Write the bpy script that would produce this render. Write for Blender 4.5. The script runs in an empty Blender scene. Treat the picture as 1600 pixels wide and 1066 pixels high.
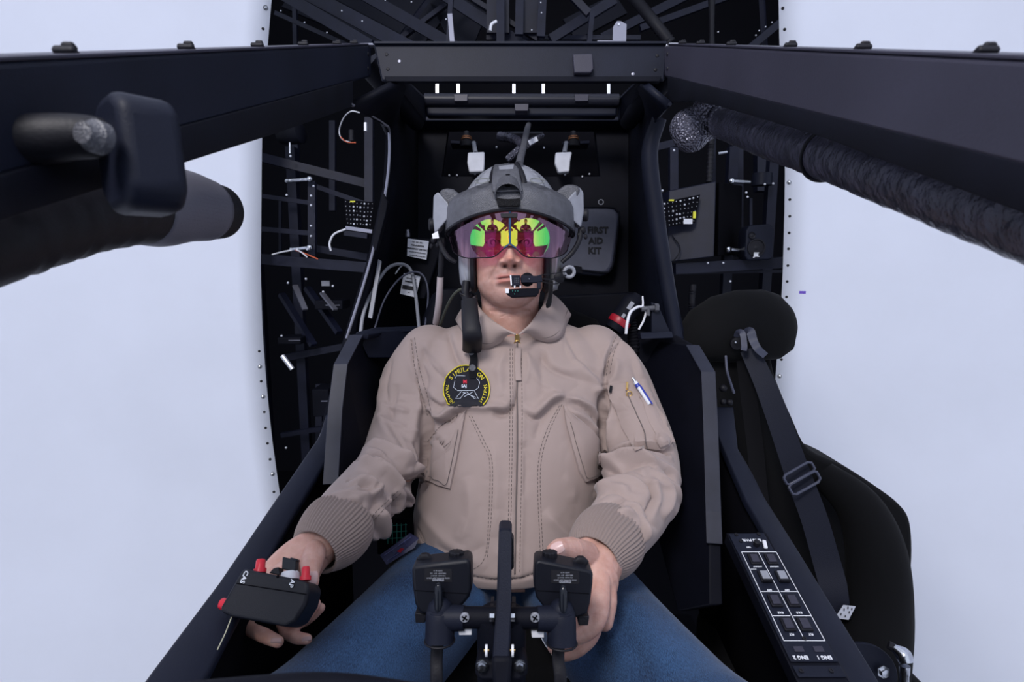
import bpy, bmesh, math, random
import numpy as np
from math import sin, cos, pi, radians, sqrt, atan2, exp
from mathutils import Vector, Matrix
from mathutils.bvhtree import BVHTree
random.seed(7); np.random.seed(7)
SC = bpy.context.scene
COL = SC.collection

# ------------------------------------------------------------------ camera
F = 888.9
CAMP = Vector((0, 0, 2.0)); PITCH = radians(8)
RT = Vector((1, 0, 0)); UP = Vector((0, sin(PITCH), cos(PITCH))); FW = Vector((0, cos(PITCH), -sin(PITCH)))
cd = bpy.data.cameras.new('camera'); cam = bpy.data.objects.new('camera', cd); COL.objects.link(cam)
cam.location = CAMP; cam.rotation_euler = (radians(90) - PITCH, 0, 0)
cd.sensor_width = 36; cd.lens = 20; cd.clip_start = 0.02; cd.clip_end = 60
cd.dof.use_dof = True; cd.dof.focus_distance = 1.03; cd.dof.aperture_fstop = 9
SC.camera = cam
# ------------------------------------------------------------------ world, lights, exposure
w = bpy.data.worlds.new('sky'); SC.world = w; w.use_nodes = True
bg = w.node_tree.nodes['Background']; bg.inputs[0].default_value = (0.765, 0.835, 1.0, 1); bg.inputs[1].default_value = 1.12
def area(name, loc, target, size, power, color=(1, 1, 1)):
    l = bpy.data.lights.new(name, 'AREA'); l.shape = 'DISK'; l.size = size; l.energy = power; l.color = color
    o = bpy.data.objects.new(name, l); COL.objects.link(o); o.location = loc
    o.rotation_euler = (Vector(target) - Vector(loc)).to_track_quat('-Z', 'Y').to_euler(); return o
area('studio_softbox', (-0.55, -0.75, 3.55), (0, 1.1, 1.7), 0.7, 46, (1.0, 0.96, 0.96))
SC.view_settings.view_transform = 'Standard'; SC.view_settings.look = 'None'
SC.view_settings.exposure = 0.0; SC.view_settings.gamma = 1.0; SC.view_settings.use_curve_mapping = False
SC.cycles.use_denoising = True
SC.cycles.max_bounces = 8; SC.cycles.transparent_max_bounces = 12

# ------------------------------------------------------------------ helpers
def P(px, py, d):
    return CAMP + RT * ((px - 800) / F * d) + UP * ((533 - py) / F * d) + FW * d
def V3(p): return p if isinstance(p, Vector) else (P(*p) if len(p) == 3 and abs(p[0]) + abs(p[1]) > 12 else Vector(p))
def lerp(a, b, t): return a + (b - a) * t
def crom(pts, n):
    """Catmull-Rom through tuples -> list of tuples, n per span"""
    A = [np.array(p, float) for p in pts]
    if len(A) < 3:
        return [tuple(A[0] + (A[1] - A[0]) * i / n) for i in range(n + 1)]
    A = [2 * A[0] - A[1]] + A + [2 * A[-1] - A[-2]]
    out = []
    for i in range(1, len(A) - 2):
        for k in range(n):
            t = k / n
            out.append(tuple(0.5 * ((2 * A[i]) + (A[i + 1] - A[i - 1]) * t + (2 * A[i - 1] - 5 * A[i] + 4 * A[i + 1] - A[i + 2]) * t * t + (3 * A[i] - A[i - 1] - 3 * A[i + 1] + A[i + 2]) * t ** 3)))
    out.append(tuple(A[-2])); return out

M = {}
def mat(name, col, rough=0.5, metal=0.0, spec=0.5, bump=None, noise=None, sheen=0, coat=0, emit=None, sss=0):
    if max(col) < .06 and metal == 0 and spec == .5: spec = .28
    m = bpy.data.materials.new(name); m.use_nodes = True; nt = m.node_tree; b = nt.nodes['Principled BSDF']
    b.inputs['Base Color'].default_value = (*col, 1); b.inputs['Roughness'].default_value = rough
    b.inputs['Metallic'].default_value = metal; b.inputs['Specular IOR Level'].default_value = spec
    if sheen: b.inputs['Sheen Weight'].default_value = sheen
    if coat: b.inputs['Coat Weight'].default_value = coat
    if sss:
        b.inputs['Subsurface Weight'].default_value = sss; b.inputs['Subsurface Radius'].default_value = (1, .35, .2); b.inputs['Subsurface Scale'].default_value = .004
    if emit: b.inputs['Emission Color'].default_value = (*emit[0], 1); b.inputs['Emission Strength'].default_value = emit[1]
    tc = nt.nodes.new('ShaderNodeTexCoord')
    if noise:   # (scale, amount, detail) wear/colour variation
        n = nt.nodes.new('ShaderNodeTexNoise'); n.inputs['Scale'].default_value = noise[0]; n.inputs['Detail'].default_value = 5
        nt.links.new(tc.outputs['Object'], n.inputs['Vector'])
        r = nt.nodes.new('ShaderNodeMapRange'); r.inputs['From Min'].default_value = .3; r.inputs['From Max'].default_value = .7
        r.inputs['To Min'].default_value = 1 - noise[1]; r.inputs['To Max'].default_value = 1 + noise[1]
        nt.links.new(n.outputs['Fac'], r.inputs['Value'])
        mx = nt.nodes.new('ShaderNodeMix'); mx.data_type = 'RGBA'; mx.blend_type = 'MULTIPLY'; mx.inputs[0].default_value = 1
        mx.inputs[6].default_value = (*col, 1); nt.links.new(r.outputs[0], mx.inputs[7]); nt.links.new(mx.outputs[2], b.inputs['Base Color'])
    if bump:    # (kind, scale, strength, distance)
        if bump[0] == 'noise':
            n = nt.nodes.new('ShaderNodeTexNoise'); n.inputs['Scale'].default_value = bump[1]; n.inputs['Detail'].default_value = 6; o = n.outputs['Fac']
        elif bump[0] == 'voronoi':
            n = nt.nodes.new('ShaderNodeTexVoronoi'); n.inputs['Scale'].default_value = bump[1]; o = n.outputs['Distance']
        elif bump[0] == 'check':
            n = nt.nodes.new('ShaderNodeTexChecker'); n.inputs['Scale'].default_value = bump[1]; o = n.outputs['Fac']
        else:
            n = nt.nodes.new('ShaderNodeTexWave'); n.inputs['Scale'].default_value = bump[1]; n.bands_direction = bump[0]; o = n.outputs['Fac']
        nt.links.new(tc.outputs['Object'], n.inputs['Vector'])
        bp = nt.nodes.new('ShaderNodeBump'); bp.inputs['Strength'].default_value = bump[2]; bp.inputs['Distance'].default_value = bump[3]
        nt.links.new(o, bp.inputs['Height']); nt.links.new(bp.outputs[0], b.inputs['Normal'])
    M[name] = m; return m

mat('black_paint', (.0085, .0105, .021), .5, spec=.16, noise=(9, .18), bump=('noise', 700, .25, .001))
mat('wing_trim', (.017, .019, .033), .45, spec=.3, noise=(30, .2))
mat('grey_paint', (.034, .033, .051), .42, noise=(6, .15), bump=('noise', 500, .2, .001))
mat('matt_black', (.0028, .0034, .008), .65, spec=.14, noise=(14, .25), bump=('noise', 300, .2, .001))
mat('deep_black', (.0015, .0015, .0035), .85, spec=.1)
mat('room_black', (.002, .002, .006), .8)
mat('rack_steel', (.0072, .0088, .022), .5, noise=(20, .2))
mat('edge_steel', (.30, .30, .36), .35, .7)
mat('steel', (.55, .57, .62), .25, 1.0, noise=(60, .2))
mat('bright_alu', (.75, .77, .85), .4, .6)
mat('carbon', (.012, .013, .022), .4, bump=('check', 320, .5, .001))
mat('plate_navy', (.004, .005, .012), .6, spec=.2)
mat('rubber', (.006, .006, .010), .55, bump=('noise', 400, .3, .001))
mat('white_plastic', (.72, .73, .78), .5)
mat('grey_plastic', (.25, .26, .30), .5)
mat('white_ink', (.75, .77, .82), .6)
mat('black_ink', (.01, .01, .014), .6)
mat('red_plastic', (.62, .01, .03), .35)
mat('dark_red', (.30, .006, .018), .4)
mat('yellow_sticker', (.75, .72, .05), .6)
mat('brass', (.75, .50, .20), .3, 1.0)
mat('copper', (.35, .16, .08), .45, .6)
mat('orange_wire', (.6, .12, .05), .5)
mat('green_wire', (.02, .2, .15), .5)
mat('paper', (.62, .64, .72), .8, noise=(40, .08))
mat('plastic_box', (.006, .0068, .012), .42, bump=('noise', 1200, .35, .0006))
mat('velcro_black', (.003, .003, .005), .95, sheen=.1)
mat('seat_fabric', (.0016, .0016, .0024), .95, sheen=.01, bump=('noise', 900, .3, .001))
mat('webbing', (.006, .008, .020), .6, bump=('noise', 500, .3, .001))
mat('kit_vinyl', (.055, .06, .095), .5, noise=(30, .1), bump=('noise', 300, .2, .001))
mat('helmet_grey', (.080, .082, .097), .38, noise=(90, .22), bump=('voronoi', 700, .6, .0012))
mat('helmet_light', (.26, .27, .31), .4, noise=(40, .1), bump=('noise', 700, .3, .001))
mat('helmet_cup', (.19, .20, .20), .45)
mat('silver_tape', (.055, .055, .08), .24, .25, noise=(25, .3), bump=('noise', 60, .9, .006))
mat('foil_wrap', (.10, .10, .135), .26, .45, bump=('voronoi', 210, 1, .004))
mat('hose_cloth', (.42, .36, .37), .9, bump=('noise', 800, .4, .001))
mat('nail', (.62, .42, .40), .3, spec=.5)
mat('eye_white', (.6, .58, .58), .2)
mat('iris', (.03, .015, .01), .1)
mat('patch_black', (.012, .012, .018), .9, sheen=.1, bump=('noise', 900, .5, .001))
mat('patch_yellow', (.72, .60, .03), .7)
mat('thread_white', (.6, .65, .75), .8)
mat('thread_red', (.6, .02, .05), .8)
mat('stitch', (.13, .105, .10), .9)
mat('pen_blue', (.02, .04, .35), .3)
mat('dome_white', (.82, .86, .97), .85, noise=(2.2, .035))

class MB:
    def __init__(s): s.v = []; s.f = []; s.mi = []; s.m = 0
    def add(s, vs, fs):
        o = len(s.v); s.v += [Vector(v) for v in vs]; s.f += [tuple(i + o for i in f) for f in fs]; s.mi += [s.m] * len(fs); return s
    def box(s, c, size, R=None):
        c = V3(c); R = R or Matrix.Identity(3); a = [x / 2 for x in size]
        vs = [c + R @ Vector((x * a[0], y * a[1], z * a[2])) for x in (-1, 1) for y in (-1, 1) for z in (-1, 1)]
        return s.add(vs, [(0, 1, 3, 2), (4, 6, 7, 5), (0, 4, 5, 1), (2, 3, 7, 6), (0, 2, 6, 4), (1, 5, 7, 3)])
    def beam(s, p0, p1, w, h, up=None, w1=None, h1=None):
        p0 = V3(p0); p1 = V3(p1); t = (p1 - p0).normalized(); up = up or Vector((0, 0, 1))
        if abs(t.dot(up)) > .98: up = Vector((0, 1, 0))
        x = t.cross(up).normalized(); z = x.cross(t); w1 = w1 or w; h1 = h1 or h
        vs = [p0 + x * a * w / 2 + z * b * h / 2 for a, b in ((-1, -1), (1, -1), (1, 1), (-1, 1))] + [p1 + x * a * w1 / 2 + z * b * h1 / 2 for a, b in ((-1, -1), (1, -1), (1, 1), (-1, 1))]
        return s.add(vs, [(3, 2, 1, 0), (4, 5, 6, 7), (0, 1, 5, 4), (1, 2, 6, 5), (2, 3, 7, 6), (3, 0, 4, 7)])
    def prism(s, pts, vec):
        p = [V3(q) for q in pts]; vec = Vector(vec); n = len(p)
        return s.add(p + [q + vec for q in p], [tuple(range(n)), tuple(range(2 * n - 1, n - 1, -1))] + [(i, i + n, (i + 1) % n + n, (i + 1) % n) for i in range(n)])
    def loft(s, rings, cap=True, close=True):
        n = len(rings[0]); vs = [v for r in rings for v in r]; fs = []
        for k in range(len(rings) - 1):
            for i in range(n if close else n - 1):
                j = (i + 1) % n; fs.append((k * n + i, k * n + j, (k + 1) * n + j, (k + 1) * n + i))
        if cap: fs += [tuple(range(n - 1, -1, -1)), tuple(range((len(rings) - 1) * n, len(rings) * n))]
        return s.add(vs, fs)
    def ell(s, secs, n=32, pw=2.0, cap=True):
        """sections (centre, u, v) -> superellipse loft"""
        R = []
        for c, u, v in secs:
            ring = []
            for i in range(n):
                a = 2 * pi * i / n; ca, sa = cos(a), sin(a)
                ring.append(c + u * (math.copysign(abs(ca) ** (2 / pw), ca)) + v * (math.copysign(abs(sa) ** (2 / pw), sa)))
            R.append(ring)
        return s.loft(R, cap)
    def tube(s, path, r, seg=14, n=1, cap=True, prof=None, flat=1.0, up=None):
        """path of points (Vector or (px,py,d)); r scalar or list, n = smoothing per span"""
        pts = [V3(p) for p in path]
        rr = r if isinstance(r, (list, tuple)) else [r] * len(pts)
        if n > 1:
            q = crom([(*p, x) for p, x in zip(pts, rr)], n); pts = [Vector(a[:3]) for a in q]; rr = [max(a[3], 1e-5) for a in q]
        rings = []; nrm = None
        for i, p in enumerate(pts):
            t = (pts[min(i + 1, len(pts) - 1)] - pts[max(i - 1, 0)]).normalized()
            if nrm is None:
                nrm = Vector(up) if up else (Vector((0, 0, 1)) if abs(t.z) < .9 else Vector((1, 0, 0)))
            nrm = (nrm - t * nrm.dot(t)).normalized(); b = t.cross(nrm)
            ring = []
            for k in range(seg):
                a = 2 * pi * k / seg; q = rr[i] * (prof(a, i / (len(pts) - 1)) if prof else 1)
                ring.append(p + nrm * cos(a) * q * flat + b * sin(a) * q)
            rings.append(ring)
        return s.loft(rings, cap)
    def cyl(s, p0, p1, r, seg=20, r1=None): return s.tube([V3(p0), V3(p1)], [r, r if r1 is None else r1], seg)
    def lathe(s, p, d, prof, seg=24):
        p = V3(p); d = Vector(d).normalized(); a = Vector((0, 0, 1)) if abs(d.z) < .9 else Vector((1, 0, 0)); a = (a - d * a.dot(d)).normalized(); b = d.cross(a)
        return s.loft([[p + d * h + (a * cos(2 * pi * k / seg) + b * sin(2 * pi * k / seg)) * max(r, 1e-5) for k in range(seg)] for h, r in prof])
    def sph(s, c, r, seg=20, rings=12, R=None):
        c = V3(c); r = (r, r, r) if not isinstance(r, (list, tuple)) else r; R = R or Matrix.Identity(3); L = []
        for i in range(rings + 1):
            t = pi * i / rings; st = max(sin(t), 1e-3)
            L.append([c + R @ Vector((r[0] * st * cos(2 * pi * k / seg), r[1] * st * sin(2 * pi * k / seg), r[2] * cos(t))) for k in range(seg)])
        return s.loft(L)
    def torus(s, c, d, R, r, seg=28, m=8, arc=1.0):
        c = V3(c); d = Vector(d).normalized(); a = Vector((0, 0, 1)) if abs(d.z) < .9 else Vector((1, 0, 0)); a = (a - d * a.dot(d)).normalized(); b = d.cross(a)
        k = int(seg * arc) + (0 if arc == 1.0 else 1)
        pts = [c + (a * cos(2 * pi * i / seg) + b * sin(2 * pi * i / seg)) * R for i in range(k)]
        rings = []
        for i, p in enumerate(pts):
            e = (p - c).normalized(); rings.append([p + (e * cos(2 * pi * j / m) + d * sin(2 * pi * j / m)) * r for j in range(m)])
        if arc == 1.0: rings.append(rings[0])
        return s.loft(rings, arc != 1.0)
    def raw(s, name='tmp'):
        me = bpy.data.meshes.new(name); me.from_pydata([tuple(v) for v in s.v], [], s.f); me.polygons.foreach_set('material_index', s.mi); me.update(); return me
    def build(s, name, m, parent=None, bevel=0, smooth=35, origin=None, seg=2):
        me = s.raw(name); fixn(me)
        return link(name, me, m, parent, bevel, smooth, origin, seg)

def fixn(me):
    bm = bmesh.new(); bm.from_mesh(me); bmesh.ops.recalc_face_normals(bm, faces=bm.faces); bm.to_mesh(me); bm.free()
ORI = {}
def link(name, me, m, parent=None, bevel=0, smooth=35, origin=None, seg=2):
    o = bpy.data.objects.new(name, me); COL.objects.link(o)
    for q in (m if isinstance(m, (list, tuple)) else [m]): me.materials.append(M[q] if isinstance(q, str) else q)
    n = len(me.vertices); co = np.empty(n * 3); me.vertices.foreach_get('co', co); co = co.reshape(-1, 3)
    if origin is None: origin = Vector(((co[:, 0].min() + co[:, 0].max()) / 2, (co[:, 1].min() + co[:, 1].max()) / 2, co[:, 2].min()))
    origin = V3(origin); me.vertices.foreach_set('co', (co - np.array(origin)).ravel()); me.update()
    ORI[o.name] = origin
    o.location = origin - (ORI[parent.name] if parent else Vector((0, 0, 0)))
    if parent: o.parent = parent
    if smooth:
        me.shade_smooth()
        if smooth < 180: me.set_sharp_from_angle(angle=radians(smooth))
    if bevel:
        b = o.modifiers.new('bevel', 'BEVEL'); b.width = bevel; b.segments = seg; b.limit_method = 'ANGLE'; b.angle_limit = radians(35); b.harden_normals = False
    return o
def tag(o, label=None, cat=None, group=None, kind=None):
    for k, v in (('label', label), ('category', cat), ('group', group), ('kind', kind)):
        if v: o[k] = v
    return o
def thing(name, loc, label, cat, group=None):
    o = bpy.data.objects.new(name, None); COL.objects.link(o); loc = V3(loc); o.location = loc; o.empty_display_size = .05
    ORI[o.name] = loc; return tag(o, label, cat, group)
def copy_tree(o, delta, parent=None):
    c = o.copy(); COL.objects.link(c); ORI[c.name] = ORI[o.name] + delta
    if parent: c.parent = parent
    else: c.location = o.location + delta
    for ch in list(o.children): copy_tree(ch, delta, c)
    return c

def fuse(mb, voxel, smooth_it=4, fac=.5):
    me = mb.raw() if isinstance(mb, MB) else mb; fixn(me)
    o = bpy.data.objects.new('tmp', me); COL.objects.link(o)
    r = o.modifiers.new('r', 'REMESH'); r.mode = 'VOXEL'; r.voxel_size = voxel; r.adaptivity = 0
    if smooth_it:
        sm = o.modifiers.new('s', 'SMOOTH'); sm.factor = fac; sm.iterations = smooth_it
    dg = bpy.context.evaluated_depsgraph_get(); dg.update()
    out = bpy.data.meshes.new_from_object(o.evaluated_get(dg)); bpy.data.objects.remove(o)
    return out

class Surf:
    """a mesh with folds pressed into it along strokes"""
    def __init__(s, me): s.me = me; s.sync()
    def sync(s):
        me = s.me; n = len(me.vertices); a = np.empty(n * 3); me.vertices.foreach_get('co', a); s.co = a.reshape(-1, 3)
        me.update(); b = np.empty(n * 3); me.vertex_normals.foreach_get('vector', b); s.no = b.reshape(-1, 3)
        bm = bmesh.new(); bm.from_mesh(me); s.bvh = BVHTree.FromBMesh(bm); bm.free(); s.acc = np.zeros(n)
    def hit(s, px, py):
        d = (P(px, py, 1) - CAMP).normalized(); h = s.bvh.ray_cast(CAMP, d)
        return (h[0], h[1]) if h[0] else None
    def on(s, px, py, off=0.0, dflt=None):
        h = s.hit(px, py)
        if h is None:
            p = P(px, py, dflt or 1.0); q = s.bvh.find_nearest(p)
            if dflt is None:
                # nearest along the ray
                best = min((s.bvh.find_nearest(P(px, py, dd)) + (dd,) for dd in np.linspace(.6, 1.3, 20)), key=lambda a: a[3])
                q = best
            return q[0] + q[1] * off
        n = h[1] if h[1].dot(CAMP - h[0]) > 0 else -h[1]
        return h[0] + n * off
    def line(s, pts, n=6, off=0.0): return [s.on(x, y, off) for x, y in crom(pts, n)]
    def fold(s, pts, h, w, n=5, sharp=1.0, taper=True):
        L = np.array([tuple(q) for q in s.line(pts, n)]); m = len(L)
        best = np.full(len(s.co), 1e9); par = np.zeros(len(s.co))
        lo = L.min(0) - 4 * w; hi = L.max(0) + 4 * w; idx = np.where(((s.co > lo) & (s.co < hi)).all(1))[0]
        if not len(idx): return
        C = s.co[idx]; bst = np.full(len(idx), 1e9); pr = np.zeros(len(idx))
        for i in range(m - 1):
            a, b = L[i], L[i + 1]; ab = b - a; t = np.clip(((C - a) @ ab) / (ab @ ab + 1e-12), 0, 1)
            d = np.linalg.norm(C - (a + t[:, None] * ab), axis=1); k = d < bst; bst[k] = d[k]; pr[k] = (i + t[k]) / (m - 1)
        tp = np.clip(np.minimum(pr, 1 - pr) * 5, 0, 1) ** .7 if taper else 1.0
        if taper: tp = np.maximum(tp, 0.0)
        s.acc[idx] += h * np.exp(-(bst / w) ** (2 * sharp)) * tp
    def apply(s, smooth=0):
        s.co += s.no * s.acc[:, None]; s.me.vertices.foreach_set('co', s.co.ravel()); s.sync()
    def patch(s, poly, off, rings=8, sink=.003, res=6, centre=None, bulge=0.0, thick_from=None):
        """star-shaped pixel outline laid on the surface with a real edge"""
        poly2 = []
        for i in range(len(poly)):
            a, b = poly[i], poly[(i + 1) % len(poly)]; k = max(1, int(math.hypot(b[0] - a[0], b[1] - a[1]) / res))
            poly2 += [(lerp(a[0], b[0], t / k), lerp(a[1], b[1], t / k)) for t in range(k)]
        cx, cy = centre or (sum(p[0] for p in poly2) / len(poly2), sum(p[1] for p in poly2) / len(poly2))
        R = []
        for r in range(rings, 0, -1):
            f = r / rings
            R.append([s.on(lerp(cx, x, f), lerp(cy, y, f), off + bulge * (1 - f * f)) for x, y in poly2])
        R.append([s.on(cx, cy, off + bulge)] * len(poly2))
        R.insert(0, [s.on(x, y, -sink) for x, y in poly2])
        mb = MB(); mb.loft(R, cap=False); return mb

def textmesh(txt, size=1.0, align='CENTER', bold=0.0, ext=0.0):
    cu = bpy.data.curves.new('t', 'FONT'); cu.body = txt; cu.size = size; cu.align_x = align; cu.align_y = 'CENTER'; cu.offset = bold; cu.extrude = ext; cu.resolution_u = 2
    o = bpy.data.objects.new('t', cu); COL.objects.link(o); dg = bpy.context.evaluated_depsgraph_get(); dg.update()
    me = bpy.data.meshes.new_from_object(o.evaluated_get(dg)); bpy.data.objects.remove(o); bpy.data.curves.remove(cu)
    vs = [Vector(v.co) for v in me.vertices]; fs = [tuple(p.vertices) for p in me.polygons]; bpy.data.meshes.remove(me); return vs, fs
def text_on(mb, txt, c, u, v, size, bold=0.02, align='CENTER', ext=0.0004):
    """letters in the plane (u right, v up of the letters); each letter a real thin solid"""
    c = V3(c); u = Vector(u).normalized(); v = Vector(v).normalized(); nn = u.cross(v)
    vs, fs = textmesh(txt, size, align, bold * size, ext)
    mb.add([c + u * p.x + v * p.y + nn * p.z for p in vs], fs); return mb
# ================================================================== SETTING: projection dome and the dark room behind its opening
DC = CAMP + Vector((0, .5, 0)); DR = 2.0
def interp(tab, v): return float(np.interp(v, [a for a, b in tab], [b for a, b in tab]))
LE = [(-900, 520), (-400, 455), (0, 424), (70, 418), (215, 409), (430, 407), (520, 410), (600, 416), (680, 424), (745, 433), (1066, 480), (1600, 560)]
RE = [(-900, 1110), (-400, 1190), (0, 1217), (60, 1218), (260, 1227), (330, 1226), (440, 1223), (590, 1212), (745, 1200), (1066, 1160), (1600, 1080)]
def dome_hit(px, py, R=DR):
    d = (P(px, py, 1) - CAMP).normalized(); o = CAMP - DC; b_ = o.dot(d); return CAMP + d * (-b_ + sqrt(b_ * b_ - o.dot(o) + R * R))
def dome(name, tab, sgn):
    rings = []; ys = [-900, -700, -550, -420, -300, -200, -120] + list(range(-60, 1100, 30)) + [1150, 1250, 1400, 1600]
    for py in ys:
        q = dome_hit(interp(tab, py), py) - DC; el = math.asin(q.z / DR); az0 = atan2(q.x * sgn, q.y)
        rings.append([DC + Vector((sgn * sin(a_) * cos(el), cos(a_) * cos(el), sin(el))) * DR for a_ in np.linspace(az0, radians(125), 40)])
    mb = MB(); mb.loft(rings, cap=False, close=False); me = mb.raw(); fixn(me)
    o = link(name, me, 'dome_white', None, smooth=180, origin=(DC.x, DC.y, 0)); o['kind'] = 'structure'
    sd = o.modifiers.new('thick', 'SOLIDIFY'); sd.thickness = .012; sd.offset = 0
    return o
wl = dome('wall_left', LE, -1); wr = dome('wall_right', RE, 1)
def bolts(wall, pts, shiny=()):
    for i, (px, py) in enumerate(pts):
        p = dome_hit(px, py, DR - .006); n = (DC - p).normalized(); mb = MB()
        if i in shiny: mb.lathe(p, n, [(0, .0085), (.002, .0085), (.002, .005), (.006, .0045), (.007, .001)], 14); mb.build('bolt', 'steel', wall)
        else: mb.lathe(p, n, [(0, .0052), (.0015, .005), (.002, .003)], 12); mb.build('bolt', 'black_ink', wall)
bolts(wl, [(415, 12), (411, 45), (405, 549), (406, 573), (408, 596), (411, 620), (413, 644), (415, 669), (418, 693), (422, 718), (426, 741), (428, 769)], (0, 3, 5, 10))
bolts(wr, [(1223, 13), (1226, 46), (1233, 285), (1234, 312), (1234, 338), (1233, 364), (1232, 389), (1231, 415), (1230, 440), (1226, 513), (1223, 537), (1221, 562), (1218, 588), (1229, 464)], (2, 12))
mb = MB(); p = dome_hit(1254, 457, DR - .006); n = (DC - p).normalized(); t = n.cross(Vector((0, 0, 1))).normalized()
mat('violet_tape', (.16, .08, .55), .6)
mb.box(p, (.022, .002, .010), Matrix((t, n, t.cross(n))).transposed()); mb.build('violet_sticker', 'violet_tape', wr)
def struct(name, mb, m_, **k): o = mb.build(name, m_, None, **k); o['kind'] = 'structure'; return o
mb = MB(); mb.box(Vector((0, 2.6, -.05)), (8, 9, .1)); struct('floor', mb, 'room_black', smooth=0)
mb = MB(); mb.box(Vector((0, 5.3, 2.2)), (6.4, .1, 4.5)); struct('wall_back', mb, 'room_black', smooth=0)
for s_, nm in ((-1, 'wall_left_side'), (1, 'wall_right_side')):
    mb = MB(); mb.box(Vector((s_ * 3.2, 3.75, 2.2)), (.1, 3.2, 4.5)); struct('wall_left' if s_ < 0 else 'wall_right', mb, 'room_black', smooth=0)
mb = MB(); mb.box(Vector((0, 3.75, 4.5)), (6.5, 3.2, .1)); struct('ceiling', mb, 'room_black', smooth=0)
mb = MB(); mb.box(Vector((0, .3, .42)), (1.2, 2.9, .84)); struct('platform', mb, 'deep_black', smooth=0, bevel=.01)

# roof trusses seen through the top of the opening
tr = thing('roof_truss', (0, 3.2, 3.3), 'dark steel lattice truss with diagonal braces over the cockpit opening', 'truss'); tr['kind'] = 'structure'
def bar(name, a_, b_, w_, h_, m_='rack_steel', parent=None, up=None, bevel=0):
    mb = MB(); mb.beam(a_, b_, w_, h_, up); return mb.build(name, m_, parent, smooth=0, bevel=bevel)
for a_, b_, w_, h_ in [((440, -10, 2.6), (580, 72, 2.5), .02, .05), ((480, -10, 2.6), (650, 80, 2.5), .02, .06), ((565, -10, 2.7), (740, 90, 2.6), .03, .05), ((660, -30, 2.7), (830, 80, 2.6), .03, .05), ((460, -20, 2.9), (462, 80, 2.9), .02, .02),
                       ((705, -5, 2.3), (700, 90, 2.3), .018, .03), ((760, -40, 2.8), (560, 110, 2.7), .05, .02), ((690, -30, 2.9), (610, 80, 2.8), .06, .02), ((782, -10, 2.5), (782, 80, 2.5), .035, .03), ((812, -10, 2.5), (811, 55, 2.5), .035, .02), ((848, -10, 2.5), (845, 58, 2.5), .035, .02),
                       ((890, -10, 2.5), (920, 22, 2.5), .03, .03), ((925, 20, 2.4), (920, 70, 2.4), .02, .03), ((960, 0, 2.6), (860, 62, 2.6), .03, .04), ((1180, -20, 2.9), (1000, 45, 2.9), .03, .03), ((1225, 30, 2.5), (1165, 80, 2.5), .03, .03), ((1100, -20, 2.9), (940, 60, 2.9), .03, .04), ((740, 0, 2.6), (840, 62, 2.6), .03, .02),
                       ((430, 20, 2.8), (560, 78, 2.7), .012, .02), ((760, 60, 2.7), (1000, 60, 2.7), .03, .02), ((1190, -10, 2.5), (1196, 90, 2.6), .02, .02)]:
    bar('truss_bar', a_, b_, w_, h_, parent=tr)
for a_, b_, w_ in [((703, 22, 2.2), (707, 70, 2.2), .022)]: bar('light_bracket', a_, b_, .018, .006, 'edge_steel', tr)
mb = MB(); mb.prism([(957, 72, 1.9), (958, 42, 1.9), (964, 33, 1.9), (970, 33, 1.9), (979, 38, 1.9), (978, 72, 1.9)], FW * .004); mb.build('alu_bracket', 'edge_steel', tr, smooth=0); mb = MB(); mb.lathe(P(967, 38, 1.898), -FW, [(0, .004), (.001, .003)], 12); mb.build('rivet', 'bright_alu', tr)
mb = MB(); mb.beam((933, 65, 1.9), (957, 65, 1.9), .01, .004); mb.build('alu_bracket', 'edge_steel', tr, smooth=0)
for px, py in [(534, 17), (566, 33), (439, 17), (476, 35), (511, 51), (602, 0), (643, 3), (697, 30), (700, 42), (704, 57), (845, 4), (846, 20), (831, 47), (1206, 35), (1196, 42), (1186, 48), (1181, 55), (1122, 50), (1040, 45)]:
    mb = MB(); mb.sph(P(px, py, 2.45), .0035, 8, 6); mb.build('bolt_head', 'bright_alu', tr)
for pl in ([(470, -30), (640, 60), (580, 70), (440, 10)], [(560, -60), (700, 20), (660, 70), (600, 60), (500, -20)], [(640, -60), (760, 20), (740, 70), (700, 60)], [(880, 30), (960, -10), (980, 20), (900, 62)]):
    mb = MB(); mb.prism([(x_, y_, 3.0) for x_, y_ in pl], FW * .02); mb.build('roof_plate', 'plate_navy', tr, smooth=0)
for x0, x1 in ((774, 782), (820, 850)):
    mb = MB(); mb.box(P((x0 + x1) / 2, 15, 2.55), (.10, .02, .20)); mb.build('light_panel', 'rack_steel', tr)
mb = MB(); mb.tube([(983, -12, 2.3), (1000, 8, 2.25), (1022, 35, 2.2), (1048, 68, 2.2)], .022, 12, 16, prof=lambda a_, t: 1 + .12 * sin(t * 150)); o = mb.build('corrugated_hose', 'rubber', None, smooth=60)
tag(o, 'ribbed black hose hanging down right of the roof truss braces', 'hose')
mb = MB(); mb.tube([(766, 48, 2.3), (768, 38, 2.3), (776, 33, 2.3)], .006, 8, 5); tag(mb.build('cable', 'white_plastic', None, smooth=60), 'short white cable loop hanging among the roof truss bars', 'cable')

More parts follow.
